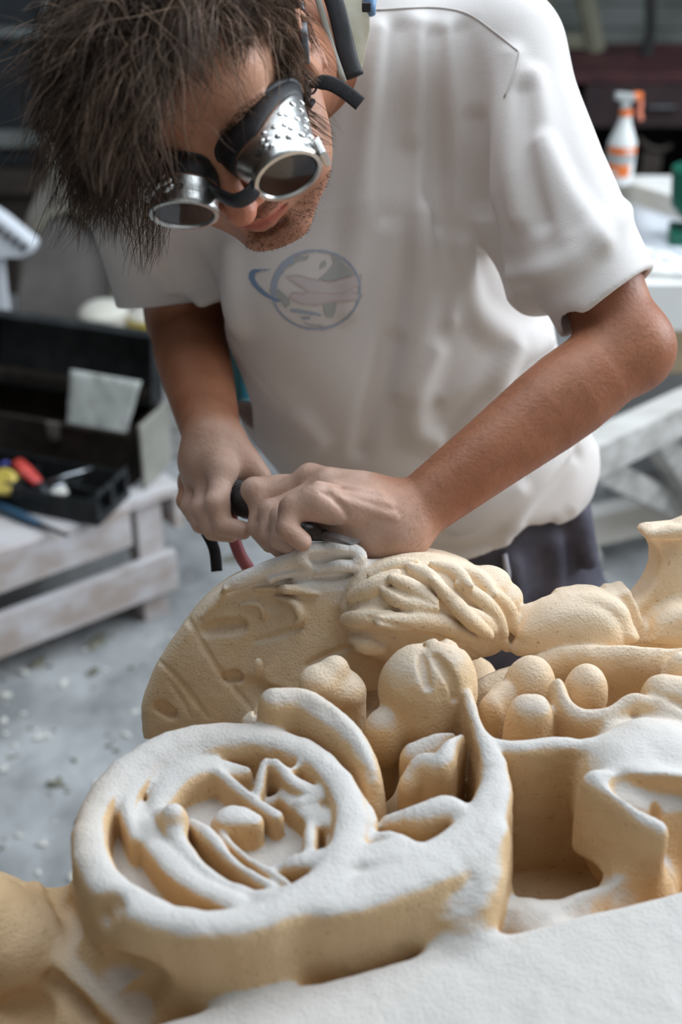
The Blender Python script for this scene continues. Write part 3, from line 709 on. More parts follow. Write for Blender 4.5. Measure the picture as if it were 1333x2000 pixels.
# neck and trunk (under the shirt)
NB = P(600, 60, 1.27)
B.chain([H(0, -.115, -.040), H(0, -.120, -.085)*.5+NB*.5, NB], [.052, .054, .062], k=.03)
SL = P(985, 118, 1.27); SR = P(285, 318, 1.27)                      # shoulder joints: his left, his right
TU = nrm(V(.96, .26, 0))
trunk = [P(620, 95, 1.32), P(650, 380, 1.37), P(765, 690, 1.46), P(885, 930, 1.52), P(925, 1085, 1.55)]
B.ecap(trunk, [(.135, .075), (.150, .098), (.155, .098), (.140, .085), (.120, .065)], TU, k=.03)
B.chain([SL, (SL+SR)/2+V(0, .02, -.02), SR], [.048, .06, .048], k=.04)
# arms
EL = P(1226, 682, 1.205); WL = P(806, 1003, 1.150)
B.chain([SL, SL*.45+EL*.55, EL], [.052, .044, .037], k=.03, n=3)
B.chain([EL, EL*.72+WL*.28, EL*.35+WL*.65, WL], [.0365, .042, .0345, .0275], k=.02, n=3)
B.ell(EL+V(.010, .0, .0), (.030, .028, .034), k=.02)
ER_ = P(358, 620, 1.46); WR = P(418, 866, 1.245)
B.chain([SR, SR*.45+ER_*.55, ER_], [.050, .043, .039], k=.03, n=3)
B.chain([ER_, ER_*.70+WR*.30, ER_*.35+WR*.65, WR], [.038, .041, .035, .0275], k=.02, n=3)
# his left hand, gripping the chisel from above; knuckles towards the camera
def finger(j, r, k=.006, kb=.008):
    j = [P(*q) for q in j]
    B.chain(j[:2], [r*1.12, r*1.04], k=kb)
    B.chain(j[1:], [r*1.04, r*.97, r*.86][:len(j)-1], k=.002)
    B.ell(j[1], (r*1.12,)*3, k=.006)
pal = [P(800, 1000, 1.150), P(772, 1020, 1.140)]
MCP = [(606, 934, 1.182), (640, 948, 1.160), (652, 968, 1.136), (650, 992, 1.112)]
for m, r in zip(MCP, (.0135, .0135, .0125, .0145)):
    mp = P(*m); B.chain([WL+V(-.01, 0, 0), (WL+mp)/2+V(0, .003, .004), mp], [.022, .0175, r], k=.012)
B.ell(P(705, 1000, 1.155), (.048, .030, .028), rot('Y', 8), k=.015)
B.ell(P(775, 1040, 1.140), (.030, .024, .024), k=.018)
B.chain([P(770, 1045, 1.14), P(690, 1050, 1.15)], [.022, .02], k=.018)
finger([MCP[0], (512, 985, 1.185), (502, 1030, 1.178), (528, 1062, 1.160)], .0098)
finger([MCP[1], (530, 1000, 1.162), (524, 1050, 1.152), (556, 1078, 1.140)], .0100)
finger([MCP[2], (552, 1010, 1.138), (548, 1056, 1.128), (580, 1075, 1.122)], .0096)
finger([(650, 992, 1.112), (572, 994, 1.108), (560, 1032, 1.100), (590, 1058, 1.102)], .0102)
B.ell(P(618, 975, 1.106), (.0155, .0135, .0135), k=.012)
B.chain([P(735, 975, 1.19), P(640, 955, 1.205), P(545, 952, 1.200), P(500, 957, 1.190)], [.02, .0145, .0125, .0115], k=.012)
B.ell(P(496, 957, 1.187), (.0125, .0115, .0120), k=.004)
# tendons and veins on the back of the hand
for a, b in (((620, 945), (745, 965)), ((650, 958), (760, 985)), ((665, 975), (770, 1010))):
    h, g = B.hit(np.linspace(a[0], b[0], 7), np.linspace(a[1], b[1], 7)); B.chain(h[g]-TW*.0012, [.0022]*int(g.sum()), k=.006)
h, g = B.hit([632, 650, 668, 680], [962, 972, 988, 1008]); B.chain(h[g]+TW*.0005, [.0016]*int(g.sum()), k=.004, op='sub')
# his right hand, holding the body of the hammer
MR = [(436, 918, 1.215), (410, 926, 1.235), (388, 934, 1.258), (372, 940, 1.28)]
for m, r in zip(MR, (.0145, .0140, .0130, .0120)):
    mp = P(*m); B.chain([WR, (WR+mp)/2+V(-.002, 0, .003), mp], [.024, .0185, r], k=.012)
B.ell(P(415, 905, 1.245), (.030, .028, .026), k=.014)
finger([MR[0], (424, 985, 1.195), (436, 1028, 1.190), (474, 1036, 1.188)], .0102)
finger([MR[1], (396, 994, 1.220), (416, 1036, 1.212), (450, 1042, 1.212)], .0102)
finger([MR[2], (376, 988, 1.248), (392, 1024, 1.240), (424, 1034, 1.24)], .0096)
finger([MR[3], (366, 978, 1.275), (380, 1008, 1.272), (410, 1020, 1.27)], .0088)
B.chain([P(440, 872, 1.245), P(478, 900, 1.245), P(505, 930, 1.250), P(520, 952, 1.252)], [.018, .0155, .0125, .0105], k=.012)
# nails
bv, bq = B.mesh(VOX*1.9)
# skin colour: tanned forearms, pinker hands, nose and cheeks, darker stubble, lips
c = np.ones((len(bv), 3)); q = hl(bv)
def g3(p, c_, r): return np.exp(-(((p-np.asarray(c_))/np.asarray(r))**2).sum(1))
head = (1/(1+np.exp((np.linalg.norm(q-A(0, -.07, -.02), axis=1)-.135)/.008)))[:, None]
c *= 1-head*A(.0, .0, .0)
c = c*(1+head*g3(q, (0, .02, -.046), (.022, .02, .02))[:, None]*A(.22, -.10, -.10))
for s in (-1, 1): c = c*(1+head*g3(q, (s*.045, -.015, -.04), (.022, .025, .02))[:, None]*A(.10, -.08, -.08))
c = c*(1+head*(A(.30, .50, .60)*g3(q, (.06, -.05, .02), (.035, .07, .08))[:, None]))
stb = g3(q, (0, -.02, -.100), (.065, .07, .030)) + .9*g3(q, (0, .0, -.066), (.026, .02, .008)) + .5*g3(q, (.055, -.06, -.07), (.03, .05, .03))
stb = np.clip(stb, 0, 1)*(.80+.35*vnoise(*(bv.T*1.0), 900))
c = c*(1-head*stb[:, None]*A(.26, .22, .18))
lip = np.exp(-((q[:, 2]+.0795)/.0062)**2)*(np.abs(q[:, 0]) < .024)*(q[:, 1] > -.009)
c = c*(1+head*lip[:, None]*A(.18, -.26, -.16))
def hmask(Wp, Ep):
    ax = nrm(Wp-Ep); t = (bv-Wp)@ax; return 1/(1+np.exp(-(t-.004)/.012))/(1+np.exp((np.linalg.norm(bv-Wp-ax*.06, axis=1)-.14)/.006))
hand = np.clip(hmask(WL, EL)+hmask(WR, ER_), 0, 1)[:, None]*(1-head)
c = c*(1+hand*A(.04, .30, .62))*(1-(1-hand)*(1-head)*A(.42, .56, .64))*(1-head*A(.20, .30, .32))
c *= (1+.05*vnoise(*bv.T, 60))[:, None]
person = tag(mk('person', bv, bq, M['skin'], smooth=True, col=c, flip=FL),
             'person in white t-shirt bent over the stone, steering a chisel with both hands', 'person')

# ------------------------------------------------------------------ t-shirt
T = SDF()
T.ecap(trunk, [(.155, .080), (.170, .118), (.180, .122), (.163, .116), (.163, .116)], TU, k=.04)
T.chain([SL+V(-.015, .012, 0), (SL+SR)/2+V(.02, .03, -.02), SR+V(.01, .01, 0)], [.055, .070, .056], k=.05)
T.chain([NB+V(.015, -.02, -.02), P(700, 60, 1.30)], [.075, .075], k=.04)
cL = P(1186, 590, 1.212); cR = P(307, 590, 1.435)
T.chain([SL, SL*.5+cL*.5+V(-.008, 0, 0), cL], [.060, .058, .0545], k=.045, n=2)
T.chain([SR, SR*.5+cR*.5, cR], [.056, .052, .046], k=.045, n=2)
T.chain([P(980, 300, 1.30), P(1040, 560, 1.28)], [.045, .030], k=.04)
T.chain([P(300, 400, 1.33), P(345, 540, 1.42)], [.05, .03], k=.05)
T.chain([P(560, 560, 1.34), P(640, 780, 1.42), P(760, 960, 1.48)], [.07, .07, .06], k=.06)
# cuffs and hem cut square, then hollowed
axL = nrm(cL-SL); axR = nrm(cR-SR)
cuL = P(1183, 588, 1.212); nL = nrm(V(.58, -.80, .12))
T.plane(cuL+axL*.004, nL, k=.004, lo=cuL-A(.18, .12, .18), hi=cuL+A(.14, .070, .14))
cuR = P(308, 592, 1.435); nR = nrm(V(.12, -1, -.25))
T.plane(cuR, nR, k=.004, lo=cuR-.10, hi=cuR+.10)
T.cone(cL-axL*.05, cL+axL*.06, .040, .051, k=.003, op='sub'); T.cone(cR-axR*.05, cR+axR*.06, .036, .043, k=.003, op='sub')
hem = P(960, 1075, 1.44); nh = nrm(np.cross(TU, np.cross(nrm(trunk[-1]-trunk[-2]), TU)) + TU*.0)
hn = nrm(V(.25, -1, -.55)); T.plane(hem, hn, k=.01, lo=hem-A(.3, .3, .2), hi=hem+A(.35, .4, .10))
T.ecap([trunk[-1]-nrm(trunk[-1]-trunk[-2])*.03, trunk[-1]+nrm(trunk[-1]-trunk[-2])*.12], [(.158, .108), (.160, .110)], TU, k=.004, op='sub')
def fold(pts, r, rise=.35, k=.022, op='add'):
    """soft crease laid over the cloth"""
    p = spline(pts, 8); h, g = T.hit([a[0] for a in p], [a[1] for a in p]); h = h[g]; m = len(h)
    if m < 3: return
    keep = [0]
    for i in range(1, m):
        if np.linalg.norm(h[i]-h[keep[-1]]) < .045: keep.append(i)
        else: break
    h = h[keep]; m = len(h)
    if m < 3: return
    rr = [r*.85*(.10+.90*math.sin(math.pi*(i+.5)/m)) for i in range(m)]
    sg = 1 if op == 'sub' else -1
    T.chain([a+TW*sg*q_*(1-rise*1.0) for a, q_ in zip(h, rr)], rr, k=k, op=op)
FA, FS = 'add', 'sub'
for pts, r, op in (
    ([(745, 60), (730, 260), (700, 460), (680, 600)], .013, FA), ([(820, 50), (815, 250), (806, 450), (780, 640)], .012, FA),
    ([(875, 60), (885, 260), (890, 450), (880, 620)], .011, FA), ([(780, 60), (772, 250), (760, 420)], .012, FS),
    ([(850, 70), (850, 280), (850, 440)], .010, FS), ([(905, 60), (925, 220), (935, 400)], .012, FS),
    ([(800, 300), (792, 480), (776, 640), (742, 760), (705, 880)], .008, FS), ([(830, 420), (825, 600), (790, 760)], .012, FA),
    ([(932, 240), (940, 380), (955, 500), (1000, 600)], .012, FS), ([(905, 480), (925, 600), (1000, 660), (1060, 650)], .012, FA),
    ([(1075, 665), (1000, 700), (930, 740), (870, 775)], .013, FA), ([(1010, 680), (960, 770), (900, 850)], .011, FA),
    ([(850, 690), (815, 760), (812, 830), (850, 860)], .014, FA), ([(1040, 620), (1060, 650), (1080, 660)], .006, FA),
    ([(1000, 110), (1000, 250), (1012, 420)], .009, FA), ([(1045, 150), (1065, 320), (1110, 460)], .010, FA),
    ([(1025, 180), (1035, 320), (1060, 430)], .004, FS), ([(985, 590), (1090, 560), (1180, 500), (1240, 440)], .004, FS),
    ([(1000, 540), (1100, 520), (1180, 460), (1230, 400)], .006, FA), ([(1060, 280), (1110, 380), (1180, 470)], .007, FA),
    ([(1100, 640), (1180, 605), (1255, 530)], .004, FS),
    ([(215, 350), (255, 450), (330, 560)], .008, FA), ([(250, 340), (300, 450), (372, 560)], .007, FS), ([(290, 400), (340, 480), (400, 600)], .008, FA),
    ([(330, 450), (400, 560), (470, 690), (560, 800)], .012, FS), ([(450, 500), (470, 640), (560, 780), (620, 860)], .014, FA),
    ([(990, 1040), (1040, 960), (1110, 890)], .010, FA), ([(900, 1040), (960, 1000), (1010, 960)], .008, FA), ([(1040, 1020), (1090, 960), (1130, 890)], .009, FS),
    ([(760, 1060), (860, 1070), (980, 1062), (1080, 1030)], .004, FS), ([(1120, 990), (1150, 930), (1160, 880)], .010, FA)):
    fold(pts, r, op=op)
T.disp(lambda x, y, z: .0012*vnoise(x, y, z, 14))
tv, tq = T.mesh(VOX*2.4)
tint = np.ones((len(tv), 3))
shirt = mk('t_shirt', tv, tq, M['shirt'], person, smooth=True, col=tint, flip=FL)
shirt['label'] = 'white cotton t-shirt with round faded blue print on the chest'
def strip(name, pts, r, mt, parent, lift=.0006, n=5, S_=T):
    p = spline(pts, 5); h, g = S_.hit([a[0] for a in p], [a[1] for a in p]); h = h[g]
    return MB().tube(h+TW*lift, r, n).build(name, mt, parent, smooth=True)
strip('seam', [(735, 20), (800, 16), (860, 16), (915, 28), (965, 62), (1012, 100)], .0009, M['stitch'], shirt)
strip('seam', [(1016, 100), (1006, 140), (985, 190)], .0009, M['stitch'], shirt)
# the faded chest print, projected on the cloth once and kept there
def poly_in(poly, x, y):
    ins = np.zeros(x.shape, bool); n = len(poly)
    for i in range(n):
        x1, y1 = poly[i]; x2, y2 = poly[(i+1) % n]
        c_ = ((y1 > y) != (y2 > y)) & (x < (x2-x1)*(y-y1)/((y2-y1) or 1e-9)+x1); ins ^= c_
    return ins
ST = 1.6; gx = np.arange(484, 716, ST); gy = np.arange(484, 652, ST); GX, GY = np.meshgrid(gx, gy)
U = (GX-480)*1333/260; W_ = (GY-470)*1333/260
cid = np.full(GX.shape, -1)
def z2(l): return [(a, b) for a, b in l]
ex, ey = (U-705)/455, (W_-495)/405; rr_ = np.sqrt(ex**2+ey**2)
for pl, c_ in (([(330, 480), (440, 590), (450, 640), (400, 675), (360, 620), (310, 560)], 2), ([(345, 330), (400, 220), (520, 165), (640, 150), (620, 185), (520, 200), (460, 250), (400, 270), (370, 340)], 2),
               ([(850, 150), (930, 190), (1010, 260), (1080, 340), (960, 370), (880, 400), (720, 395), (800, 330), (870, 250), (890, 210)], 2), ([(770, 215), (800, 200), (815, 240), (760, 275), (735, 265)], 2),
               ([(780, 620), (910, 610), (905, 700), (870, 770), (810, 765), (785, 700)], 2),
               ([(410, 365), (520, 355), (640, 390), (860, 430), (1000, 380), (1160, 345), (1150, 420), (1080, 500), (1160, 540), (1140, 590), (1000, 600), (880, 605), (700, 635), (600, 640), (440, 575), (480, 525), (600, 530), (640, 520), (500, 430)], 4),
               ([(450, 695), (520, 690), (760, 740), (765, 758), (640, 745), (455, 715)], 0), ([(555, 760), (650, 770), (648, 792), (560, 785)], 0), ([(555, 815), (640, 838), (740, 850), (815, 855), (740, 868), (640, 855)], 2)):
    cid[poly_in(pl, U, W_)] = c_
for pl in ([(410, 365), (520, 352), (640, 390), (860, 425)], [(860, 425), (1000, 380), (1160, 345), (1150, 420)], [(480, 400), (600, 480), (660, 520), (860, 535), (1000, 520), (1140, 440)], [(430, 570), (480, 525), (600, 545)], [(440, 575), (560, 630), (700, 640), (900, 605), (1140, 590), (1165, 545), (1060, 515)]):
    for (x1, y1), (x2, y2) in zip(pl[:-1], pl[1:]):
        t = np.clip(((U-x1)*(x2-x1)+(W_-y1)*(y2-y1))/((x2-x1)**2+(y2-y1)**2), 0, 1)
        cid[np.hypot(U-x1-t*(x2-x1), W_-y1-t*(y2-y1)) < 9] = 3
cid[(rr_ < 1) & (rr_ > .945)] = 0
cid[(U < 480) & (rr_ < .945) & (rr_ > .86) & (W_ < 620)] = 0
sw = spline([(250, 295, 5), (130, 300, 14), (70, 330, 30), (70, 400, 26), (150, 500, 22), (260, 575, 16), (350, 605, 8)], 6)
for a in sw: cid[np.hypot(U-a[0], W_-a[1]) < a[2]] = 1
cells = np.argwhere(cid >= 0)
hv = np.concatenate([np.stack([GX[cells[:, 0], cells[:, 1]]+dx*ST*.52, GY[cells[:, 0], cells[:, 1]]+dy*ST*.52], 1) for dx, dy in ((-1, 1), (1, 1), (1, -1), (-1, -1))])
hh, gg = T.hit(hv[:, 0], hv[:, 1], 1.15, 1.5)
n_ = len(cells); quad = np.stack([np.arange(n_)+i*n_ for i in range(4)], 1); ok = gg[quad].all(1)
pr = mk('chest_print', hh+TW*.0008, quad[ok].astype(np.int32), [M['p_blue'], M['p_navy'], M['p_grey'], M['p_red'], M['p_pink']], shirt)
pr.data.polygons.foreach_set('material_index', cid[cells[:, 0], cells[:, 1]][ok].astype(np.int32)); pr['label'] = 'round faded print of a globe with an aircraft and small lettering'
pr.data.update()

# ------------------------------------------------------------------ trousers and shoes
R_ = SDF(); hipc = trunk[-1]; tb = nrm(trunk[-1]-trunk[-2])
pel = hipc+A(.01, .01, -.09)
R_.ecap([hipc-tb*.08, pel], [(.153, .104), (.165, .115)], TU, k=.02)
feet = [A(.02, 1.42, 0), A(.36, 1.36, 0)]
for s, ft in zip((-1, 1), feet):
    hp = pel+A(s*.080, 0, -.02); kn = (hp*.5+(ft+A(0, 0, .08))*.5)+A(s*.01, -.07, 0)
    R_.chain([hp, kn, ft+A(0, .02, .10)], [.090, .068, .058], k=.03, n=3)
R_.chain([P(1128, 1010, 1.48), P(1150, 1095, 1.49)], [.016, .012], k=.02)
for pts in ([(1000, 1100), (1010, 1150), (1000, 1180)], [(1080, 1060), (1090, 1120), (1085, 1170)]):
    h, g = R_.hit(*zip(*pts)); R_.chain(h[g], [.008]*int(g.sum()), k=.02) if g.sum() > 1 else None
R_.disp(lambda x, y, z: .003*vnoise(x, y, z, 12))
rv, rq = R_.mesh(.0045); trs = mk('trousers', rv, rq, M['trousers'], person, smooth=True, flip=FL)
trs['label'] = 'dark grey trousers'
h, g = R_.hit([985, 988, 992, 992], [1082, 1100, 1120, 1150])
if g.sum() > 1: MB().tube(h[g]+TW*.003, .0035, 6).build('drawstring', M['cordw'], trs, smooth=True)
for ft in feet:
    K = SDF(); K.chain([ft+A(0, .05, .045), ft+A(0, -.05, .045), ft+A(0, -.13, .035)], [.045, .042, .038]); K.chain([ft+A(0, .03, .05), ft+A(0, .02, .10)], [.045, .042], k=.02)
    K.plane(ft, (0, 0, -1)); kv, kq = K.mesh(.004); mk('shoe', kv, kq, M['shoe'], person, smooth=True, flip=FL)
# ------------------------------------------------------------------ hair
def hair_mesh(name, roots, dirs, length, rad, mt, parent, grav, seg=9, clump=None, curl=.25, sides=3, colv=None, coll=True, seed=3):
    r_ = np.random.default_rng(seed); n = len(roots); p = roots.copy(); d = dirs/np.linalg.norm(dirs, axis=1, keepdims=True)
    path = [p.copy()]; st = (length/seg)[:, None]; w0 = r_.normal(size=(n, 3))*curl; gv = A(0, 0, -1.0)
    c0 = H(0, -.095, .040); rr = A(.080, .100, .090)*HS*1.03; c1 = H(0, -.060, -.035); r1 = A(.064, .058, .078)*HS*1.05
    for i in range(seg):
        wv = np.sin(i*.9+r_.random((n, 1))*0+w0[:, :1]*9)
        d = d + gv*grav[:, None]*(i+1)/seg + w0*.22 + np.cross(d, w0)*wv*.5
        d /= np.linalg.norm(d, axis=1, keepdims=True); p = p+d*st
        if coll:
            for cc, r2 in ((c0, rr), (c1, r1)):
                q = (p-cc) @ HR.T; k = np.linalg.norm(q/r2, axis=1); ins = k < 1
                q[ins] = q[ins]/k[ins, None]; p = np.where(ins[:, None], cc+q @ HR, p)
        path.append(p.copy())
    path = np.stack(path, 1); m = seg+1
    if clump is not None:                                            # draw each strand towards the leader of its lock
        t = (np.arange(m)/seg)[None, :, None]**1.2*.72; path = path*(1-t)+(path[clump]-path[clump][:, :1]*0)*t*1.0
    tan = np.gradient(path, axis=1); tan /= np.linalg.norm(tan, axis=2, keepdims=True)+1e-9
    a = np.cross(tan, A(.3, .5, .81)); a /= np.linalg.norm(a, axis=2, keepdims=True)+1e-9; b = np.cross(tan, a)
    tp = (rad[:, None]*(1-.8*(np.arange(m)/seg)**2)[None])[:, :, None]
    v = np.stack([path+tp*(a*math.cos(th)+b*math.sin(th)) for th in np.arange(sides)*2*math.pi/sides], 2).reshape(-1, 3)
    base = (np.arange(n)*m*sides)[:, None, None]; ii = (np.arange(seg)*sides)[None, :, None]; kk = np.arange(sides)[None, None]; k2 = (kk+1) % sides
    f = np.stack([base+ii+kk, base+ii+k2, base+ii+sides+k2, base+ii+sides+kk], -1).reshape(-1, 4).astype(np.int32)
    cc = np.repeat(colv, m*sides, axis=0) if colv is not None else None
    return mk(name, v, f, mt, parent, smooth=True, col=cc)
def scalp(n, r_, keep, rad=A(.079, .099, .089)):
    u = r_.normal(size=(n*8, 3)); u /= np.linalg.norm(u, axis=1, keepdims=True); q = u*rad*HS; q = q+A(0, -.095, .040)*HS
    k = keep(q/HS, u); return u[k][:n], q[k][:n]
def hairline(q, u):
    x, y, z = q.T
    front = z > .084 + np.clip((x-.005)*1.2, -.026, .008) + np.maximum(0, .0-x)*0 - np.maximum(0, np.abs(x)-.045)*.9
    side = (y < -.045-.30*(z-.02)) & (z > -.005-.45*np.maximum(0, -.10-y)/.1*.09)
    back = (y < -.12) & (z > -.06)
    return (((front | side) & (z > -.01)) | back) & ~((np.abs(x) > .055) & (np.abs(y+.098) < .028) & (z < .02))
r_ = np.random.default_rng(11); u, q = scalp(13000, r_, hairline); n = len(u)
x, y, z = (q/HS).T
comb = np.stack([x*2.0-.45*(y > -.11)-.10, np.where(y > -.13, .9, -.2), np.where(z > .05, -.05, -.9)], 1)
comb[:, 1] = np.where((np.abs(x) > .055) & (z < .08), -.2, comb[:, 1]); comb[:, 2] -= (np.abs(x) > .05)*.9
comb += r_.normal(size=(n, 3))*.32
dirs = (u*.42 + comb*.62) @ HR
roots = HO + q @ HR
near = np.clip((y+.13)/.10, 0, 1)
length = (.055+.030*r_.random(n)+.045*near*(x < .02))*(1-.45*((np.abs(x) > .06) & (x > 0)))
lead = np.zeros(n, int); L0 = r_.choice(n, 520, replace=False)
for i0 in range(0, n, 1000):
    d2 = ((q[i0:i0+1000, None]-q[L0][None])**2).sum(2); lead[i0:i0+1000] = L0[d2.argmin(1)]
lockc = .72*r_.uniform(.35, 1.7, n)**1.3; cl = (lockc[lead]*r_.uniform(.7, 1.3, n))[:, None]*A(1.05, 1, .95); side_l = 1/(1+np.exp(-(x-.03)/.012))
cl *= 1+side_l[:, None]*A(1.5, 1.6, 1.75); grey = (r_.random(n) < .10)[:, None]; cl = np.where(grey, cl*A(2.2, 2.3, 2.5), cl)
hair = hair_mesh('hair', roots, dirs, length, np.full(n, .00042), M['hair'], person, .22+.22*near, clump=lead, curl=.38, colv=cl)
hair['label'] = 'tousled dark brown hair, dusted grey at his left temple'
# fine loose strands over the forehead
u2, q2 = scalp(520, r_, lambda q_, u_: hairline(q_, u_) & (q_[:, 1] > -.06) & (q_[:, 2] > .05))
m2 = len(u2); hair_mesh('loose_strand', HO+q2 @ HR, (u2*.7+A(-.1, .8, -.2)+r_.normal(size=(m2, 3))*.5) @ HR, .06+.06*r_.random(m2), np.full(m2, .00032), M['hair'], hair,
    np.full(m2, .35), curl=.5, colv=np.ones((m2, 3))*r_.uniform(1.2, 4, (m2, 1)))
# close dark cover at the roots
K = SDF(); K.ell(H(0, -.095, .040), A(.0800, .1000, .0900)*HS, HR)
K.plane(H(0, -.012, .080), HR.T @ A(.25, .76, -.60), k=.01); K.plane(H(0, -.06, .0), HR.T @ A(0, .30, -.95), k=.01)
kv, kq = K.mesh(.004); mk('root_layer', kv, kq, M['hair_under'], hair, smooth=True, flip=FL)
# eyebrows, stubble and arm hair
def on_skin(npx, rng_, cond=None):
    xs = rng_[0]+(rng_[1]-rng_[0])*r_.random(npx); ys = rng_[2]+(rng_[3]-rng_[2])*r_.random(npx)
    h, g = B.hit(xs, ys, .8, 1.35, .004); h = h[g]
    return h if cond is None else h[cond(h)]
def normals(S_, p, e=.002):
    g = np.stack([S_.at(p+d)-S_.at(p-d) for d in (A(e, 0, 0), A(0, e, 0), A(0, 0, e))], 1); return g/(np.linalg.norm(g, axis=1, keepdims=True)+1e-9)
for s in (-1, 1):
    hb = []
    for i in range(150):
        t = r_.random(); hb.append(H(s*(.013+.040*t), .010-.030*t**2, .020+.007*math.sin(t*2.6)+r_.normal()*.0022))
    hb = np.array(hb); hair_mesh('eyebrow', hb, (np.sign(hl(hb)[:, :1])*A(.8, 0, 0)+A(0, .5, .3)+r_.normal(size=(len(hb), 3))*.3) @ HR, np.full(len(hb), .010), np.full(len(hb), .00022), M['brow'], person, np.zeros(len(hb)), seg=3, coll=False)
hs_ = on_skin(2600, (480, 700, 330, 500), lambda h: (lambda q_: ((q_[:, 2] < -.055) | ((q_[:, 0] > .045) & (q_[:, 2] < .0))) & (np.abs(q_[:, 2]+.0795) > .007) & (q_[:, 1] < .012))(hl(h)))
nn = normals(B, hs_); hair_mesh('stubble', hs_, nn+A(0, 0, -.4)+r_.normal(size=nn.shape)*.35, np.full(len(nn), .0024), np.full(len(nn), .00016), M['brow'], person, np.zeros(len(nn)), seg=2, coll=False)
ha = on_skin(2600, (780, 1290, 600, 1080), lambda h: (h[:, 2] < 1.2) & (np.linalg.norm(h-SL, axis=1) > .2)); nn = normals(B, ha); fa = nrm(WL-EL)
hair_mesh('arm_hair', ha, nn*.45+fa*.8+r_.normal(size=nn.shape)*.25, .006+.006*r_.random(len(nn)), np.full(len(nn), .00005), M['brow'], person, np.zeros(len(nn)), seg=3, coll=False)

# ------------------------------------------------------------------ welding goggles
gog = tag(empty('goggles', HO), 'round metal folding goggles with dark lenses worn by the person', 'goggles')
def ringpts(c, nv, r, n, ph=None):
    a = nrm(HE-nv*np.dot(HE, nv)); b = np.cross(nv, a); b = b if np.dot(b, HH) > 0 else -b
    return [c + a*r*math.cos(t) + b*r*math.sin(t) for t in np.arange(n)*2*math.pi/n]
RL = .0248
for s, lc, ln in ((-1, LENS[0], LN[0]), (1, LENS[1], LN[1])):
    N_ = 48; front = ringpts(lc-ln*.006, ln, RL, N_); back = []
    for t in np.arange(N_)*2*math.pi/N_:
        X = s*.0385+.0345*math.cos(t); Zl = .027*math.sin(t)-.003; Xa = abs(X)
        back.append(H(X, .006-9.5*max(0, Xa-.012)**2*1.5, Zl))
    # metal cup: lofted from the lens ring to the temple, in two skins
    vs = []; fs = []; K_ = 8
    for k in range(K_+1):
        t = k/K_
        for i in range(N_):
            ang = 2*math.pi*i/N_; out = math.cos(ang)*s
            lim = .40+.42*max(0, out)                                # the cup reaches further back on the temple side
            tt = t*lim; bul = .003*math.sin(math.pi*tt)
            p_ = front[i]*(1-tt)+back[i]*tt; vs.append(p_+nrm(p_-lc)*bul)
    for k in range(K_):
        for i in range(N_): fs.append((k*N_+i, k*N_+(i+1) % N_, (k+1)*N_+(i+1) % N_, (k+1)*N_+i))
    cup = mk('cup', vs, fs, M['alu'], gog, smooth=True)
    md = cup.modifiers.new('thickness', 'SOLIDIFY'); md.thickness = .0012; md.offset = 0
    # rubber gasket between the cup and the face
    vs2 = []; fs2 = []
    for k in range(5):
        for i in range(N_):
            ang = 2*math.pi*i/N_; out = math.cos(ang)*s; lim = .40+.42*max(0, out); tt = lim-.03+(1.0-lim+.03)*k/4
            p_ = front[i]*(1-tt)+back[i]*tt; vs2.append(p_+nrm(p_-lc)*(-.001+.0035*math.sin(math.pi*k/4)))
    for k in range(4):
        for i in range(N_): fs2.append((k*N_+i, k*N_+(i+1) % N_, (k+1)*N_+(i+1) % N_, (k+1)*N_+i))
    gk = mk('gasket', vs2, fs2, M['rubber'], gog, smooth=True); md = gk.modifiers.new('thickness', 'SOLIDIFY'); md.thickness = .003; md.offset = 0
    MB().tube(back+[back[0]], .0032, 8, caps=False).build('face_pad', M['rubber'], gk, smooth=True)
    # screw ring, lens, inner lining
    b_ = MB(); b_.lathe(lc-ln*.008, ln, [(0, RL-.0002), (0, RL+.0012), (.005, RL+.0014), (.0055, RL+.0024), (.0075, RL+.0026), (.0095, RL+.0018), (.0098, RL-.0012), (.0078, RL-.0026), (.0010, RL-.0028), (0, RL-.0002)], 56, close=False)
    b_.build('lens_ring', M['alu'], gog, auto=True)
    MB().lathe(lc-ln*.0022, ln, [(0, .0001), (0, RL-.0030), (.0022, RL-.0030), (.0022, .0001)], 48, close=False).build('lens', M['lens'], gog, auto=True)
    MB().lathe(lc-ln*.018, ln, [(0, RL-.010), (.010, RL-.0046), (.0155, RL-.0032)], 40, close=False).build('lining', M['innerdark'], gog, smooth=True)
    # pressed vents on the temple side, in staggered rows
    for rw in range(5):
        for cI in range(4):
            ang = math.radians(8+cI*25+(12 if rw % 2 else 0)); ang = ang if s > 0 else math.pi-ang
            i = ang % (2*math.pi)/(2*math.pi)*N_; i0 = int(i) % N_; out = math.cos(ang)*s; tt = (.18+.155*rw)*(.40+.42*max(0, out))
            p_ = front[i0]*(1-tt)+back[i0]*tt; nv = nrm(p_-(lc-ln*.03)); nv = nrm(nv-ln*np.dot(nv, ln)*.6)
            MB().lathe(p_+nv*.001, nv, [(0, .0034), (.0012, .0029), (.0022, .0018), (.0027, .0003)], 10).build('vent_bump', M['alu'], cup, smooth=True)
    i0 = int((.30 if s > 0 else .20)*N_); p_ = front[i0]*.88+back[i0]*.12; nv = nrm(p_-lc)
    MB().lathe(p_+nv*.0015, nv, [(0, .0030), (.0010, .0030), (.0012, .0014), (.0002, .0012)], 12).build('vent_hole_rim', M['darkm'], cup, auto=True)
# folded lug on the outer side of his left lens
lg = ringpts(LENS[1]-LN[1]*.004, LN[1], RL+.004, 48); a_ = lg[47]
MB().box(a_+HE*.001, (.0028, .0080, .0085), np.array([nrm(lg[47]-LENS[1]), LN[1], np.cross(nrm(lg[47]-LENS[1]), LN[1])]), bev=.0015).build('hinge_lug', M['alu'], gog)
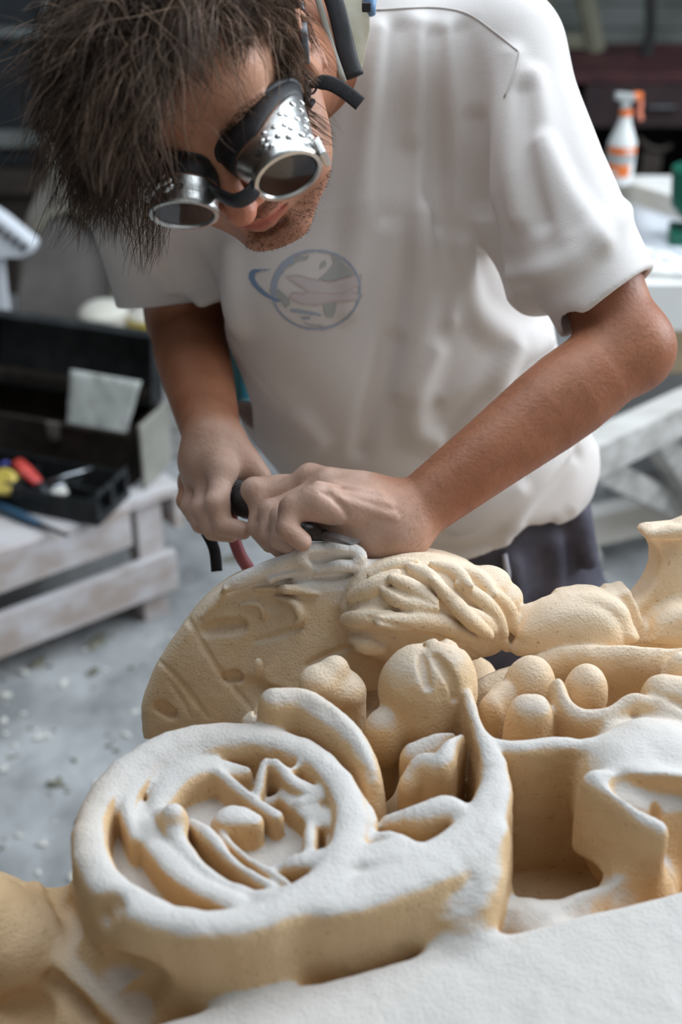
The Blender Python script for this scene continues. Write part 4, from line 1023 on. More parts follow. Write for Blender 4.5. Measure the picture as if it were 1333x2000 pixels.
# nose bridge of rubber
br = spline([P(418, 372, .968), P(440, 386, .950), P(465, 392, .942), P(490, 378, .940), P(508, 352, .948)], 5)
MB().tube(br, [(.0068, .0042)]*len(br), 12, flat=HH).build('nose_bridge', M['rubber'], gog, smooth=True)
# straps: grey elastic on his left, black on his right, buckle, loose end
def ribbon(name, pts, wd, th, mt, parent, flat):
    pts = spline(pts, 6); return MB().tube(pts, [(wd, th)]*len(pts), 8, flat=flat).build(name, mt, parent, smooth=True)
def SK(px, py, out=.0025):
    h, g = B.hit([px], [py]); return h[0]+TW*out if g[0] else P(px, py, 1.03)
st1 = [SK(602, 182), SK(600, 150), SK(598, 115), SK(596, 85), SK(592, 50, .004), SK(588, 15, .004), SK(580, -30, .005)]
ribbon('elastic_strap', st1, .0030, .0008, M['elastic'], gog, RT)
b0 = SK(606, 172, .004)
MB().tube([b0+V(math.cos(t)*.0052, math.sin(t)*.0062, 0) for t in np.linspace(0, 2*math.pi, 13)], .0010, 6, caps=False).build('buckle', M['darkm'], gog, smooth=True)
MB().tube([SK(612, 200, .004), SK(606, 212, .006), SK(598, 200, .006), SK(603, 186, .004)], .0024, 8).build('strap_loop', M['blackcloth'], gog, smooth=True)
tl = [b0, b0+V(.006, .002, .003), b0+V(.016, .001, .004), b0+V(.028, -.005, .002), b0+V(.040, -.014, .000)]
tl = spline(tl, 5); MB().tube(tl, [(.0022+.0040*min(1, i/7), .0008) for i in range(len(tl))], 8, flat=V(.4, -1, .2)).build('loose_strap_end', M['blackcloth'], gog, smooth=True)
rs = [P(292, 372, 1.00), P(262, 325, 1.02), P(225, 272, 1.035), P(180, 215, 1.05), P(140, 165, 1.065), P(112, 120, 1.08)]
ribbon('black_strap', rs, .0042, .0010, M['blackcloth'], gog, V(.7, -.5, .5))

# ------------------------------------------------------------------ respirator shield hanging behind his neck
vz = tag(empty('face_shield', P(665, 70, 1.16)), 'black-edged face shield with dusty yellowish window hanging behind his neck', 'shield')
sp_ = [(628, -60), (662, 20), (688, 112), (704, 150), (722, 60), (724, -60)]
MB().prism([P(a, b, 1.170) for a, b in sp_], -TW*.003).build('window', M['clear'], vz)
fr = [P(a, b, 1.163) for a, b in ((626, -60), (652, 0), (668, 60), (682, 118), (694, 150))]
MB().tube(spline(fr, 4), [(.0085, .003)]*17, 10, flat=RT).build('frame', M['rubber'], vz, smooth=True)
MB().tube(spline([P(a, b, 1.160) for a, b in ((606, -50), (628, 20), (648, 90), (672, 160))], 4), [(.0030, .0015)]*13, 8, flat=RT).build('strap', M['plate'], vz, smooth=True)
MB().tube([P(728, -40, 1.155), P(722, 10, 1.155), P(728, 30, 1.155)], [.007, .006, .003], 10).build('side_pivot', M['bluepl'], vz, smooth=True)
MB().box(P(716, 12, 1.150), (.004, .009, .004), bev=.001).build('clip', M['rubber'], vz)

# ------------------------------------------------------------------ pneumatic hammer, chisel and hose
t0, t1, t2, t3 = P(442, 960, 1.243), P(500, 990, 1.206), P(592, 1036, 1.136), P(694, 1060, 1.083)
tax = nrm(t2-t0)
ham = tag(empty('air_hammer', t1), 'dark pneumatic hammer held in both his hands', 'power tool')
L_ = np.linalg.norm(t2-t0)
MB().lathe(t0-tax*.025, tax, [(0, .0001), (0, .010), (.004, .0130), (.022, .0136), (.024, .0152), (.070, .0155), (.078, .0138), (L_*.75, .0130), (L_*.95, .0118), (L_+.024, .0105), (L_+.026, .0001)], 28, close=False).build('body', M['toolgrip'], ham, auto=True)
for k in range(5): MB().lathe(t0+tax*(.006+.006*k), tax, [(0, .0150), (.001, .0162), (.003, .0162), (.004, .0150)], 28, close=False).build('grip_ring', M['toolgrip'], ham, auto=True)
MB().lathe(t2-tax*.004, tax, [(0, .0001), (0, .0105), (.010, .0100), (.016, .0072), (.020, .0001)], 24, close=False).build('nose_retainer', M['darkm'], ham, auto=True)
chx = nrm(t3-t2)
chs = tag(empty('chisel', t3), 'steel chisel in the hammer, its tip on the fresh white ridge', 'chisel')
MB().lathe(t2, chx, [(0, .0001), (0, .0075), (.010, .0080), (.020, .0066), (.030, .0052)], 20, close=False).build('shank', M['steel'], chs, auto=True)
bl = [t2+chx*.026, t2+chx*.036, t3-chx*.004, t3+chx*.002]
MB().tube(bl, [(.0048, .0048), (.0060, .0040), (.0062, .0018), (.0060, .0005)], 12, flat=np.cross(chx, A(0, 0, 1))).build('blade', M['steel'], chs, auto=True)
hs = spline([P(452, 1000, 1.225), P(456, 1045, 1.23), P(470, 1085, 1.235), P(492, 1125, 1.25), P(505, 1190, 1.30), P(500, 1260, 1.4)]+[A(-.16, 1.22, .45), A(-.18, 1.25, .08), A(-.12, 1.5, .012), A(.0, 1.75, .012)], 6)
tag(MB().tube(hs, .0062, 10).build('air_hose', M['hose'], smooth=True), 'dusty red air hose running down from the hammer behind the stone', 'hose')
ws = spline([P(388, 1005, 1.26), P(398, 1030, 1.255), P(418, 1070, 1.25), P(424, 1116, 1.25)], 6)
tag(MB().tube(ws, [(.0056, .0013)]*len(ws), 8, flat=RT).build('wrist_strap', M['blackcloth'], smooth=True), 'black webbing strap dangling below his right hand', 'strap')
# ------------------------------------------------------------------ the workshop
def struct(o): o['kind'] = 'structure'; return o
YB = 4.45
struct(MB().box((0, 1.6, -.05), (3.2, 3.2, .05)).build('floor', M['floor']))
wb = struct(MB().box((0, YB+.05, 1.75), (3.2, .05, 1.75)).build('wall_back', M['walld']))
struct(MB().box((-2.65, 1.6, 1.75), (.05, 3.1, 1.75)).build('wall_left', M['walld']))
struct(MB().box((0, -1.45, 1.75), (3.2, .05, 1.75)).build('wall_front', M['woodg']))
struct(MB().box((0, 1.6, 3.55), (3.2, 3.2, .05)).build('ceiling', M['woodg']))
# painted planks on the right half of the back wall, the dark window on the left
for i in range(7):
    z = .80+.075*i
    MB().box((1.35, YB-.012-.002*(i % 2), z+.036), (.85, .012, .0355), bev=.003).build('plank', M['wallr'], wb)
wn = struct(empty('window_1', (-1.3, YB-.05, .55)))
MB().box((-1.3, YB-.01, 1.05), (.95, .008, .62)).build('pane', M['glassd'], wn)
for zz, h_ in ((.52, .025), (.865, .014), (1.66, .03)): MB().box((-1.3, YB-.03, zz), (.97, .02, h_), bev=.003).build('window_frame', M['frame'], wn)
for xx in (-2.25, -1.22, -.95, -.37): MB().box((xx, YB-.028, 1.09), (.012, .018, .57), bev=.003).build('mullion', M['frame'], wn)
tag(MB().box((-1.55, YB-.12, .40), (.62, .06, .03), bev=.004).box((-1.55, YB-.10, .19), (.6, .04, .19)).build('dark_cabinet', M['darkwood']), 'low dark cabinet under the dark window', 'cabinet')
# ---- trestle bench with the tool box (left)
zb = .31
a_, b_ = PZ(345, 1145, .07), PZ(0, 1280, .07); dv = nrm((a_-b_)*A(1, 1, 0)); pv = A(-dv[1], dv[0], 0); BY = np.array([dv, pv, A(0, 0, 1)])
be = tag(empty('low_bench', a_*A(1, 1, 0)), 'low bench of dusty whitewashed boards carrying the tool box', 'bench')
def onb(x, y, z): return a_*A(1, 1, 0)+dv*x+pv*y+A(0, 0, z)
MB().box(onb(-.50, 0, .118), (.50, .011, .047), BY, bev=.002).build('lower_rail', M['woodd'], be)
MB().box(onb(-.56, .0, .262), (.46, .011, .045), BY, bev=.002).build('upper_rail', M['woodd'], be)
MB().box(onb(-.50, .46, .118), (.50, .011, .047), BY, bev=.002).build('lower_rail', M['woodd'], be)
for i in range(4): MB().box(onb(-.50+.004*i, .055+.118*i, zb-.010), (.53-.02*(i % 2), .0555, .010), BY, bev=.002).build('board', M['woodd'], be)
for x in (-.045, -.95):
    for y in (.035, .43): MB().box(onb(x, y, .145), (.030, .022, .145), BY, bev=.002).build('leg', M['woodd'], be)
MB().box(onb(.02, .24, .25), (.011, .24, .04), BY, bev=.002).build('end_rail', M['woodd'], be)
# tool box: body, open lid, tray
pA, pB = PZ(258, 952, zb), PZ(0, 905, zb); tx = nrm((pA-pB)*A(1, 1, 0)); ty = A(-tx[1], tx[0], 0); TB = np.array([tx, ty, A(0, 0, 1)])
def ont(x, y, z): return pA+tx*x+ty*y+A(0, 0, z)
tb_ = tag(empty('tool_box', pA), 'open charcoal steel tool box on the low bench, lid standing up', 'tool box')
bw, bdp, bh = .40, .15, .125
m_ = MB()
for c_, h_ in (((-bw/2, .002, bh/2), (bw/2, .002, bh/2)), ((-bw/2, bdp, bh/2), (bw/2, .002, bh/2)), ((-.002, bdp/2, bh/2), (.002, bdp/2, bh/2)), ((-bw, bdp/2, bh/2), (.002, bdp/2, bh/2)), ((-bw/2, bdp/2, .003), (bw/2, bdp/2, .002)), ((-bw/2, -.001, bh-.006), (bw/2, .004, .005))):
    m_.box(ont(*c_), h_, TB, bev=.001)
m_.build('body', M['toolboxb'], tb_)
LT = TB @ rot('X', 0); lz = A(0, 0, 1)*math.cos(.16)+ty*math.sin(.16); ly = np.cross(lz, tx); hin = ont(0, bdp+.012, bh)
def onl(x, y, z): return hin+tx*x+ly*y+lz*z
LR = np.array([tx, ly, lz]); m_ = MB()
for c_, h_ in (((-bw/2, .0, .076), (bw/2, .002, .076)), ((-bw/2, -.0-.025, .150), (bw/2, .025, .002)), ((-.002, -.025, .076), (.002, .025, .074)), ((-bw, -.025, .076), (.002, .025, .074)), ((-bw/2, -.025, .004), (bw/2, .022, .002))): m_.box(onl(*c_), h_, LR, bev=.001)
m_.build('lid', M['toolbox'], tb_)
MB().box(ont(-.17, -.006, bh-.018), (.014, .003, .018), TB, bev=.001).box(ont(-.17, -.009, bh-.03), (.009, .003, .010), TB, bev=.001).build('latch', M['latch'], tb_)
MB().box(onl(-bw/2, -.028, .02), (bw/2-.01, .02, .012), LR, bev=.003).build('lid_tray', M['toolboxb'], tb_)
tq_ = MB(); tw, td, th = .34, .13, .055; fx = .012; fy = -.165
for c_, h_ in (((-tw/2, 0, th/2), (tw/2, .0015, th/2)), ((-tw/2, td, th/2), (tw/2, .0015, th/2)), ((-tw, td/2, th/2), (.0015, td/2, th/2)), ((-tw/2, td/2, .002), (tw/2, td/2, .0015)), ((-tw/2, td*.55, .02), (tw/2, .001, .018)), ((-tw*.3, td/2, .02), (.001, td/2, .018)), ((-tw*.6, td/2, .02), (.001, td/2, .018))):
    tq_.box(ont(fx+c_[0], fy+c_[1], c_[2]), h_, TB)
tq_.build('tray', M['toolbox'], tb_)
ep = MB()
for c_, h_ in (((0, td/2, .008), (.002, td/2, .008)), ((0, td/2, th+.010), (.002, td/2, .005)), ((0, .006, .035), (.002, .006, .034)), ((0, td/2, .035), (.002, .006, .034)), ((0, td-.006, .035), (.002, .006, .034))): ep.box(ont(fx+c_[0], fy+c_[1], c_[2]), h_, TB, bev=.001)
ep.build('tray_end', M['darkm'], tb_)
# paper, board
def sheet(name, corners, nx, ny, amp, mt, thick=.0012, seed=1):
    r_ = np.random.default_rng(seed); c0, c1, c2, c3 = [np.asarray(c, float) for c in corners]; nn = nrm(np.cross(c1-c0, c3-c0)); v = []; f = []
    dz = r_.normal(size=(ny+1, nx+1))*amp; dz = (dz+np.roll(dz, 1, 0)+np.roll(dz, 1, 1))/3
    for s_ in (0, 1):
        for j in range(ny+1):
            for i in range(nx+1):
                a, b = i/nx, j/ny; v.append((c0*(1-a)+c1*a)*(1-b)+(c3*(1-a)+c2*a)*b+nn*(dz[j, i]+s_*thick))
    o = (nx+1)*(ny+1)
    for j in range(ny):
        for i in range(nx):
            q = j*(nx+1)+i; f += [(q, q+1, q+nx+2, q+nx+1), (o+q+nx+1, o+q+nx+2, o+q+1, o+q)]
    for i in range(nx): f += [(i+1, i, o+i, o+i+1), (ny*(nx+1)+i, ny*(nx+1)+i+1, o+ny*(nx+1)+i+1, o+ny*(nx+1)+i)]
    for j in range(ny): f += [(j*(nx+1), (j+1)*(nx+1), o+(j+1)*(nx+1), o+j*(nx+1)), ((j+1)*(nx+1)+nx, j*(nx+1)+nx, o+j*(nx+1)+nx, o+(j+1)*(nx+1)+nx)]
    return mk(name, v, f, mt, smooth=True)
tag(sheet('paper_sheet', [ont(-.150, .008, bh-.03), ont(-.020, .014, bh-.035), ont(.002, .075, bh+.085), ont(-.160, .070, bh+.090)], 12, 8, .0035, M['paper']), 'crumpled grey paper sheet sticking up out of the tool box', 'paper')
bd = tag(MB().box(ont(.030, .060, .075), (.003, .062, .072), TB @ rot('Y', 0) , bev=.001).build('thin_board', M['plate']), 'thin grey board leaning against the right end of the tool box', 'board')
# tools
gd = nrm(PZ(92, 962, zb+.045)-PZ(34, 902, zb+.080)); g0 = PZ(34, 902, zb+.080)
pl_ = tag(empty('pliers', g0), 'pliers with red handle lying in the tool tray', 'pliers')
MB().tube([g0, g0+gd*.03, g0+gd*.06, g0+gd*.075], [(.014, .009), (.016, .010), (.014, .009), (.010, .007)], 12, flat=ty).build('handle', M['redp'], pl_, smooth=True)
MB().tube([g0+gd*.070, g0+gd*.09, g0+gd*.12, g0+gd*.135], [(.010, .007), (.012, .008), (.009, .006), (.003, .003)], 10, flat=ty).build('jaw', M['darkm'], pl_, smooth=True)
ty_ = PZ(14, 944, zb+.050)
tp = tag(empty('tape_measure', ty_), 'yellow and black tape measure at the left of the tool tray', 'tape measure')
MB().lathe(ty_-A(0, 0, .0), nrm(-ty+A(0, 0, .9)), [(0, .0001), (0, .024), (.003, .027), (.019, .027), (.022, .024), (.022, .0001)], 20, close=False).build('case', M['yellowp'], tp, auto=True)
MB().box(ty_+tx*.018-ty*.010+A(0, 0, .004), (.010, .011, .011), TB, bev=.003).build('grip', M['rubber'], tp)
tag(MB().tube([PZ(-6, 915, zb+.05), PZ(14, 905, zb+.075)], [.009, .006], 8).build('marker', M['bluev'], smooth=True), 'violet-blue marker end beside the red pliers', 'marker')
tag(MB().tube([ont(-.13, -.115, .045), ont(-.10, -.09, .055), ont(-.06, -.05, .06)], [(.005, .003), (.005, .003), (.003, .003)], 8).tube([ont(-.12, -.135, .04), ont(-.09, -.11, .048)], .004, 8).build('spanner', M['chrome'], smooth=True), 'small bright spanner in the middle of the tool tray', 'spanner')
for i, (x, y, l_) in enumerate(((-.19, -.10, 'white knob-like plug in the tool tray beside the pliers'), (-.085, -.140, 'crumpled pale rag scrap at the front of the tool tray'))):
    S_ = SDF(); c_ = ont(x, y, .045); S_.ell(c_, (.011+.008*i, .010, .008)); S_.ell(c_+A(.007, .004, .004), (.008, .007, .007), k=.004); S_.disp(lambda x, y, z: .002*vnoise(x, y, z, 120)); kv, kq = S_.mesh(.0012)
    tag(mk(('plug', 'rag')[i], kv, kq, M['chipw'], smooth=True, flip=FL), l_, ('plug', 'rag')[i])
for i in range(16):
    x = -.03-.27*rng.random(); y = -.155+.10*rng.random(); a = rng.random()*3.1; L2 = .012+.016*rng.random(); c_ = ont(x, y, .022+.012*rng.random()); u_ = tx*math.cos(a)+ty*math.sin(a)
    tag(MB().lathe(c_-u_*L2, u_, [(0, .0055), (.004, .0055), (.0041, .0028), (2*L2, .0028)], 8).build('bolt', M['darkm'], auto=True), 'small dark bolt among the jumble in the tool tray', 'bolt', 'bolts in the tool tray')
q0, q1 = PZ(-30, 978, zb+.012), PZ(88, 1028, zb+.010)
bl_ = tag(empty('rasp', q0), 'blue handled rasp lying on the bench in front of the tray', 'rasp')
MB().tube([q0, q0*.4+q1*.6, q1*.92+q0*.08], [.011, .011, .007], 10).build('handle', M['bluesteel'], bl_, smooth=True)
MB().tube([q1*.92+q0*.08, q1+(q1-q0)*.35], [(.007, .003), (.006, .002)], 8, flat=TB[1]).build('blade', M['darkm'], bl_)
# behind: canisters on a crate, slabs, plastic stand, teal tub
ck = PZ(215, 700, .30)
MBc = tag(empty('wooden_crate', ck*A(1, 1, 0)+A(0, .12, 0)), 'low pale crate behind the tool box under the two cream canisters', 'crate')
for k in range(4): MB().box(ck*A(1, 1, 0)+A(0, .03, .04+.075*k), (.17, .008, .034), bev=.002).build('slat', M['woodg'], MBc)
for k in range(3): MB().box(ck*A(1, 1, 0)+A(-.113+.113*k, .12, .300), (.054, .10, .006), bev=.002).build('top_slat', M['woodg'], MBc)
for sx in (-1, 1):
    for yy in (.05, .20): MB().box(ck*A(1, 1, 0)+A(sx*.15, yy, .147), (.015, .015, .147)).build('corner_post', M['woodg'], MBc)
for i, (px, w_, lab_) in enumerate(((175, .064, 'cream canister with domed top, left one behind the tool box lid'), (268, .055, 'cream canister with yellow band, right one behind the tool box lid'))):
    c_ = A(PZ(px, 600, .46)[0], ck[1]+.12, .306); k_ = tag(empty('canister', c_), lab_, 'canister')
    hh_ = PY(px, 588 if i == 0 else 600, ck[1]+.12)[2]-.306
    MB().lathe(c_, (0, 0, 1), [(0, w_*.9), (.004, w_), (hh_*.70, w_), (hh_*.72, w_*1.02), (hh_*.82, w_*.92), (hh_*.92, w_*.68), (hh_*.98, w_*.35), (hh_, .001)], 28).build('shell', M['cream'], k_, auto=True)
    if i: MB().lathe(c_+A(0, 0, hh_*.50), (0, 0, 1), [(0, w_), (0, w_*1.04), (.022, w_*1.04), (.022, w_)], 28, close=False).build('band', M['yellowp'], k_)
def standing(name, pts, y, th, mt, lab_, cat, lean=.06):
    """stone slab with a rounded outline, standing on the floor"""
    o = [PY(a, b, y) for a, b in pts]; o = [A(p[0], y+lean*p[2], max(p[2], 0)) for p in spline(o+[o[0]], 4)[:-1]]
    return tag(MB().prism(o, A(0, th, 0)).build(name, mt), lab_, cat)
standing('rounded_slab', [(88, 900), (82, 600), (90, 330), (80, 230), (88, 170), (108, 158), (160, 220), (210, 330), (230, 600), (240, 900)], 3.75, .05, M['slabl'], 'tall pale stone slab with rounded top behind the left side', 'slab')
standing('rounded_slab', [(20, 960), (30, 620), (38, 480), (60, 400), (100, 345), (150, 330), (205, 350), (240, 430), (250, 600), (255, 960)], 3.5, .06, M['slab'], 'broad mottled stone slab with arched top in front of the pale one', 'slab')
ag = standing('rounded_slab', [(25, 960), (32, 640), (50, 480), (90, 430), (140, 425), (185, 460), (212, 520), (224, 620), (228, 960)], 3.38, .04, M['slabd'], 'smooth grey arched slab leaning in front of the mottled one', 'slab')
rim = spline([PY(a, b, 3.37) for a, b in ((60, 462), (95, 425), (140, 420), (185, 455), (212, 515), (225, 620))], 5)
tag(MB().tube([A(p[0], p[1]+.06*p[2], p[2]) for p in rim], .008, 8).build('edge_strip', M['slabl'], ag, smooth=True), None)
ws_ = tag(empty('plastic_stand', PZ(-20, 760, .0)), 'white plastic stand with slotted tray at the left edge', 'stand')
yy = 2.85; pt = [PY(a, b, yy) for a, b in ((-60, 390), (5, 432), (66, 482), (66, 492), (40, 503), (-60, 503))]
o_ = MB().prism(pt, A(0, .06, 0)); o_.build('tray', M['white'], ws_)
for k in range(4):
    c_ = PY(0+15*k, 449+11*k, yy-.001); MB().box(c_+A(0, -.001, .0), (.0065, .003, .008), rot('Y', -38), bev=.001).build('slot', M['rubber'], ws_)
lg_ = [PY(a, b, yy+.02) for a, b in ((-30, 500), (2, 500), (22, 760), (-30, 760))]; lg_[2][2] = 0; lg_[3][2] = 0; MB().prism(lg_, A(0, .03, 0)).build('leg', M['white'], ws_)
tb2 = PZ(485, 792, 0); tt_ = tag(empty('teal_tub', tb2), 'teal plastic tub on the floor between his arm and shirt', 'tub')
MB().box(tb2+A(.07, .12, .17), (.085, .10, .17), bev=.01).build('shell', M['teal'], tt_)
MB().box(tb2+A(-.035, .10, .18), (.018, .10, .18), bev=.004).build('side_panel', M['dteal'], tt_)
# ---- right: trestle, blocks, slab, bottle, mortar
sr = tag(empty('saw_trestle', PZ(1240, 1050, 0)), 'dusty wooden trestle on the right, with crossed braces', 'trestle')
def beam(p, q, w_, h_, name, mt, par, up=(0, 0, 1)):
    p = np.asarray(p, float); q = np.asarray(q, float); x = nrm(q-p); z = nrm(np.asarray(up)-x*np.dot(up, x)); y = np.cross(z, x)
    return MB().box((p+q)/2, (np.linalg.norm(q-p)/2, w_/2, h_/2), np.array([x, y, z]), bev=.003).build(name, mt, par)
beam(PZ(1080, 925, .46), PZ(1480, 735, .46), .06, .075, 'top_beam', M['woodg'], sr)
lb0, lb1 = PZ(1100, 1040, .09), PZ(1460, 960, .09); beam(lb0, lb1, .05, .085, 'foot_beam', M['woodpale'], sr)
beam(PZ(1150, 905, .40), PZ(1310, 985, .12), .05, .055, 'brace', M['woodg'], sr)
beam(PZ(1270, 830, .42), PZ(1370, 990, .10), .05, .055, 'brace', M['woodg'], sr)
for p in (lb0*.9+lb1*.1, lb0*.1+lb1*.9): MB().box(A(p[0], p[1], .024), (.04, .06, .024), bev=.003).build('foot', M['woodg'], sr)
for px, py in ((1440, 752), (1540, 705)):
    p = PZ(px, py, .43); MB().box(A(p[0], p[1]+.02, .215), (.03, .03, .215), bev=.003).build('leg', M['woodg'], sr)
wp = PZ(1290, 930, 0); tag(MB().box(A(wp[0]+.06, wp[1]+.10, .20), (.30, .012, .20), rot('Z', -38), bev=.004).build('white_sheet', M['white']), 'bright white sheet standing behind the trestle braces', 'sheet')
zt = .72; yf = 2.43
bb = tag(MB().box((1.20, 2.85, .56), (.58, .37, .058), bev=.008, jit=.001).build('stone_block', M['beigestone']), 'beige stone block lying on the trestle', 'block')
wsb = tag(MB().box((1.16, 2.83, .669), (.58, .40, .0505), bev=.006, jit=.001).build('white_slab', M['whitestone']), 'white plaster slab on top of the beige block, right side', 'slab')
r0, r1 = PZ(1190, 372, zt), PZ(1420, 446, zt); rd = nrm((r1-r0)*A(1, 1, 0))
tag(MB().box((r0+r1)/2+A(0, 0, .022), (np.linalg.norm(r1-r0)/2, .028, .022), yaw(rd), bev=.003).build('white_bar', M['woodpale']), 'pale wooden bar along the back of the white slab', 'bar')
tag(sheet('white_board', [PZ(1225, 395, zt+.004), PZ(1420, 450, zt+.004), PZ(1420, 520, zt+.004), PZ(1240, 470, zt+.004)], 4, 4, .0004, M['white'], .006), 'thin white board lying on the slab before the pale bar', 'board')
Cr = SDF(); c_ = PZ(1305, 540, zt)
Cr.box(c_+A(.03, .02, .008), (.08, .05, .012), rot('Z', 10), rnd=.006); Cr.chain([c_+A(-.04, .01, .012), c_+A(-.015, .03, .030), c_+A(.02, .02, .022), c_+A(.05, .03, .034)], [.010, .014, .010, .013], k=.01, n=3); Cr.ell(c_+A(.0, -.01, .026), (.018, .012, .014), k=.006, op='sub')
kv, kq = Cr.mesh(.002); tag(mk('carved_fragment', kv, kq, M['whitestone'], smooth=True, flip=FL), 'small carved white fragment lying on the front of the white slab', 'fragment')
# mortar
mc = PZ(1352, 474, zt); mt_ = tag(empty('green_mortar', mc), 'dark green footed bowl at the right edge with a red collar', 'bowl')
MB().box(mc+A(0, 0, .017), (.052, .045, .016), rot('Z', 12), bev=.006).build('foot', M['green'], mt_)
MB().lathe(mc+A(0, 0, .033), (0, 0, 1), [(0, .022), (.022, .020)], 20).build('collar', M['redp'], mt_)
MB().lathe(mc+A(0, 0, .052), (0, 0, 1), [(0, .0001), (0, .020), (.012, .040), (.03, .055), (.108, .062), (.110, .059), (.035, .050), (.02, .03), (.018, .0001)], 32, close=False).build('bowl', M['green'], mt_, auto=True)
# spray bottle on the bar
sb0 = PZ(1208, 357, zt+.044); sp = tag(empty('spray_bottle', sb0), 'white spray bottle with orange trigger and label on the right', 'bottle')
sb = (PY(1215, 180, sb0[1])[2]-sb0[2])/.235
def hz(v): return v*sb
MB().lathe(sb0, (0, 0, 1), [(0, .0001), (0, hz(.034)), (hz(.004), hz(.037)), (hz(.100), hz(.037)), (hz(.108), hz(.0365)), (hz(.135), hz(.026)), (hz(.160), hz(.0165)), (hz(.178), hz(.0145)), (hz(.18), .0001)], 36, close=False).build('shell', M['bottle'], sp, auto=True)
def band(z0, z1, a0, a1, mt, name='label_band'):
    v = []; f = []; n = 14
    for i in range(n+1):
        t = math.radians(a0+(a1-a0)*i/n)
        for z in (z0, z1):
            for r in (.0371, .0378): v.append(sb0+A(math.sin(t)*hz(r), -math.cos(t)*hz(r), hz(z)))
    for i in range(n):
        q = i*4; f += [(q+1, q+5, q+7, q+3), (q, q+2, q+6, q+4), (q, q+4, q+5, q+1), (q+2, q+3, q+7, q+6)]
    f += [(0, 1, 3, 2), (n*4, n*4+2, n*4+3, n*4+1)]
    return MB().add(v, f).build(name, mt, sp)
band(.082, .101, -75, 70, M['orange']); band(.060, .080, -75, 55, M['labelg']); band(.024, .057, -75, 30, M['orange']); band(.029, .040, -60, -20, M['bottle'], 'label_patch'); band(.088, .096, 5, 40, M['bottle'], 'label_patch')
MB().lathe(sb0+A(0, 0, hz(.178)), (0, 0, 1), [(0, hz(.0175)), (hz(.014), hz(.0165))], 24).build('collar', M['orange'], sp, auto=True)
MB().box(sb0+A(hz(-.003), 0, hz(.207)), (hz(.012), hz(.011), hz(.014)), bev=.003).box(sb0+A(hz(-.006), 0, hz(.224)), (hz(.027), hz(.012), hz(.0095)), rot('Y', -4), bev=.005).build('spray_head', M['spgrey'], sp)
MB().tube(spline([sb0+A(hz(x), 0, hz(z)) for x, z in ((.022, .224), (.032, .222), (.036, .205), (.036, .185), (.042, .165))], 4), [hz(.0062)]*17, 10).build('trigger', M['orangep'], sp, smooth=True)
MB().lathe(sb0+A(hz(.016), 0, hz(.224)), (1, 0, .05), [(0, hz(.0115)), (hz(.022), hz(.0100))], 18).build('nozzle', M['orange'], sp, auto=True)
# dark workbench along the back wall
wk = tag(empty('wall_bench', (1.2, 4.15, 0)), 'dark maroon bench along the back wall behind the spray bottle', 'bench')
MB().box((1.35, 4.18, .815), (.90, .25, .014), bev=.002).build('bench_top', M['maroon'], wk)
MB().box((.95, 3.94, .735), (.22, .010, .062), bev=.002).build('drawer_front', M['mark'], wk)
MB().box((1.42, 3.94, .735), (.22, .010, .062), bev=.002).build('drawer_front', M['mark'], wk)
for x in (.50, 1.185, 2.20): MB().box((x, 4.15, .40), (.022, .20, .40), bev=.002).build('leg', M['mark'], wk)
MB().box((1.35, 4.38, .35), (.85, .010, .35)).build('back_panel', M['walld'], wk)
MB().box((1.35, 4.12, .30), (.85, .20, .012)).build('lower_shelf', M['darkwood'], wk)
MB().tube([(1.0, 3.93, .735), (1.0, 3.915, .735), (.92, 3.912, .735), (.90, 3.93, .735)], .006, 6).build('handle', M['darkm'], wk)
sh = tag(empty('side_shelf', (1.35, 3.75, 0)), 'dark wooden shelf at the right edge carrying a brick', 'shelf')
s0 = PZ(1215, 178, .715); MB().box((s0[0]+.45, s0[1]+.10, .705), (.46, .12, .010), bev=.002).build('shelf_board', M['darkwood'], sh)
for dx in (.04, .86): MB().box((s0[0]+dx, s0[1]+.10, .3475), (.015, .10, .3475)).build('side_panel', M['walld'], sh)
bp = A(s0[0]+.045, s0[1]+.06, .715); tag(MB().box(bp+A(.045, 0, .030), (.055, .035, .030), rot('Z', 6), bev=.003).build('brick', M['brick']), 'dusty brown brick on the side shelf above the spray bottle', 'brick')
tag(MB().box(bp+A(.22, .05, .035), (.05, .03, .035), bev=.004).build('tin_box', M['darkm']), 'dark tin box to the right of the brick', 'box')
cp = A(1.02, 4.02, .829); 
of = tag(empty('olive_frame', (1.10, 4.25, .829)), 'olive metal frame standing on the wall bench, top right', 'frame')
p0, p1 = PY(1135, -40, 4.27), PY(1165, 104, 4.27); p1[2] = .829; p0[2] = max(p0[2], 1.05)
MB().tube([p0, (p0+p1)/2, p1], [(.030, .012)]*3, 8, flat=RT).build('bar', M['olive'], of)
p2, p3 = PY(1075, -40, 4.29), PY(1040, 104, 4.29); p3[2] = .829
MB().tube([p2, p3], [(.026, .012)]*2, 8, flat=RT).build('bar', M['olive'], of)
MB().box(((p1[0]+p3[0])/2, 4.28, .86), (abs(p1[0]-p3[0])/2+.02, .012, .022), bev=.003).build('cross_bar', M['olive'], of)
MB().tube([PY(1272, -30, 4.2), PY(1272, 60, 4.2), PY(1262, 108, 4.2)*A(1, 1, 0)+A(0, 0, .829)], [(.020, .012), (.016, .012), (.024, .014)], 8, flat=RT).build('upright', M['walld'], of)
ar = spline([PY(1245, 268, 3.98), PY(1265, 285, 3.98), PY(1290, 292, 3.98), PY(1312, 285, 3.98)], 4)
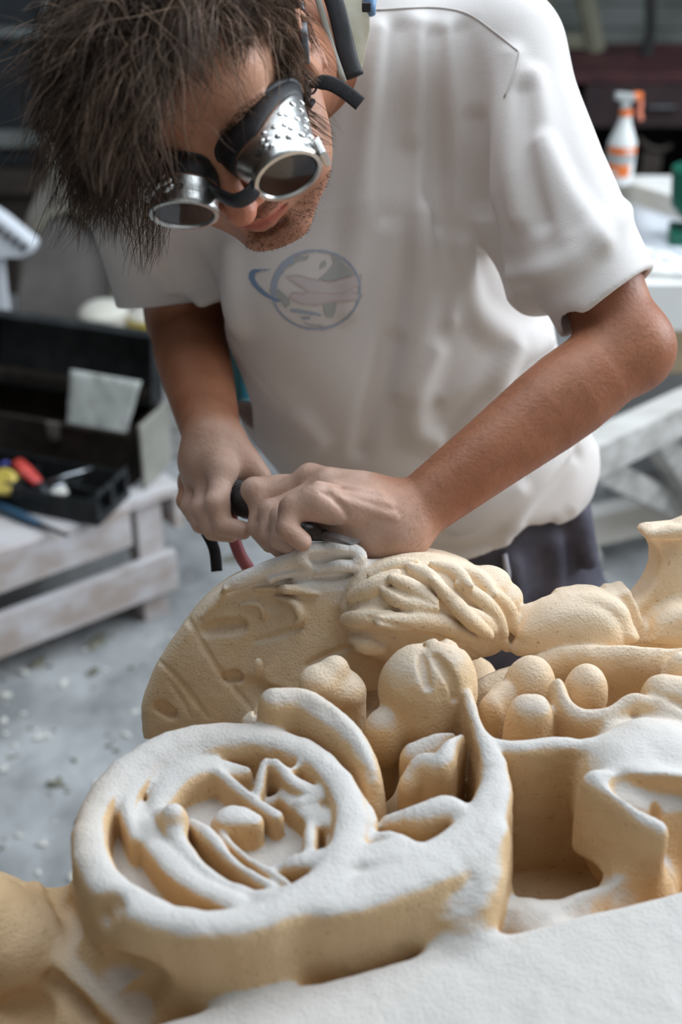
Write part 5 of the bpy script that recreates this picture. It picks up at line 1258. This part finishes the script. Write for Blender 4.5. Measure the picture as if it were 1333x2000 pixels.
zmin = min(p[2] for p in ar); tag(MB().tube(ar, [(.009, .008)]*len(ar), 8, flat=(0, 0, 1)).box(A(ar[6][0], 4.0, (zmin+.312)/2-.006), (.03, .02, (zmin-.312)/2)).build('saddle', M['darkwood']), 'brown curved piece in the dark under the wall bench', 'piece')
# ---- chips and dust lumps on the floor
def chips(n, seed, mt, name, lab_, smin_, smax_, region):
    r_ = np.random.default_rng(seed); m = MB(); ico = bmesh.new(); bmesh.ops.create_icosphere(ico, subdivisions=1, radius=1); ico.verts.index_update()
    V0 = np.array([v.co for v in ico.verts]); F0 = [[v.index for v in f.verts] for f in ico.faces]; ico.free()
    for i in range(n):
        px = r_.uniform(region[0], region[2]); py = r_.uniform(region[1], region[3]); c_ = PZ(px, py, 0); s_ = r_.uniform(smin_, smax_)
        a = r_.random()*3; R = rot('Z', a*57); m.add((V0*(1+r_.normal(size=(len(V0), 1))*.25)*A(s_, s_*.6, s_*.35)) @ R + c_+A(0, 0, s_*.25), F0)
    o = m.build(name, mt); o['kind'] = 'stuff'; o['label'] = lab_; o['category'] = 'debris'; return o
chips(420, 3, M['chipw'], 'stone_chips', 'pale stone chips and dust lumps scattered over the floor', .004, .013, (0, 780, 1333, 1800))
chips(90, 5, M['debris'], 'dark_debris', 'dark crumbs and shavings scattered on the dusty floor', .003, .009, (0, 800, 560, 1700))
for i, (px, py, s_, lab_) in enumerate(((537, 846, .026, 'dark leaf-like scrap on the floor between his arm and shirt'), (188, 1255, .030, 'dark scrap on the floor below the bench, upper one'), (72, 1296, .022, 'dark scrap on the floor at the left under the lower rail'), (180, 1315, .014, 'small dark scrap on the floor below the upper one'), (455, 1092, .024, 'olive scrap on the floor beside the red hose'), (108, 1530, .020, 'small green-brown scrap on the floor left of the volute'))):
    S_ = SDF(); c_ = PZ(px, py, .004); S_.ell(c_, (s_*.45, s_, .005), rot('Z', 20*i)); S_.ell(c_+A(s_*.3, s_*.4, .003), (s_*.3, s_*.5, .005), k=.004); S_.disp(lambda x, y, z: .004*vnoise(x, y, z, 90)); kv, kq = S_.mesh(.0022)
    tag(mk('floor_scrap', kv, kq, M['debris'], smooth=True, flip=FL), lab_, 'scrap')
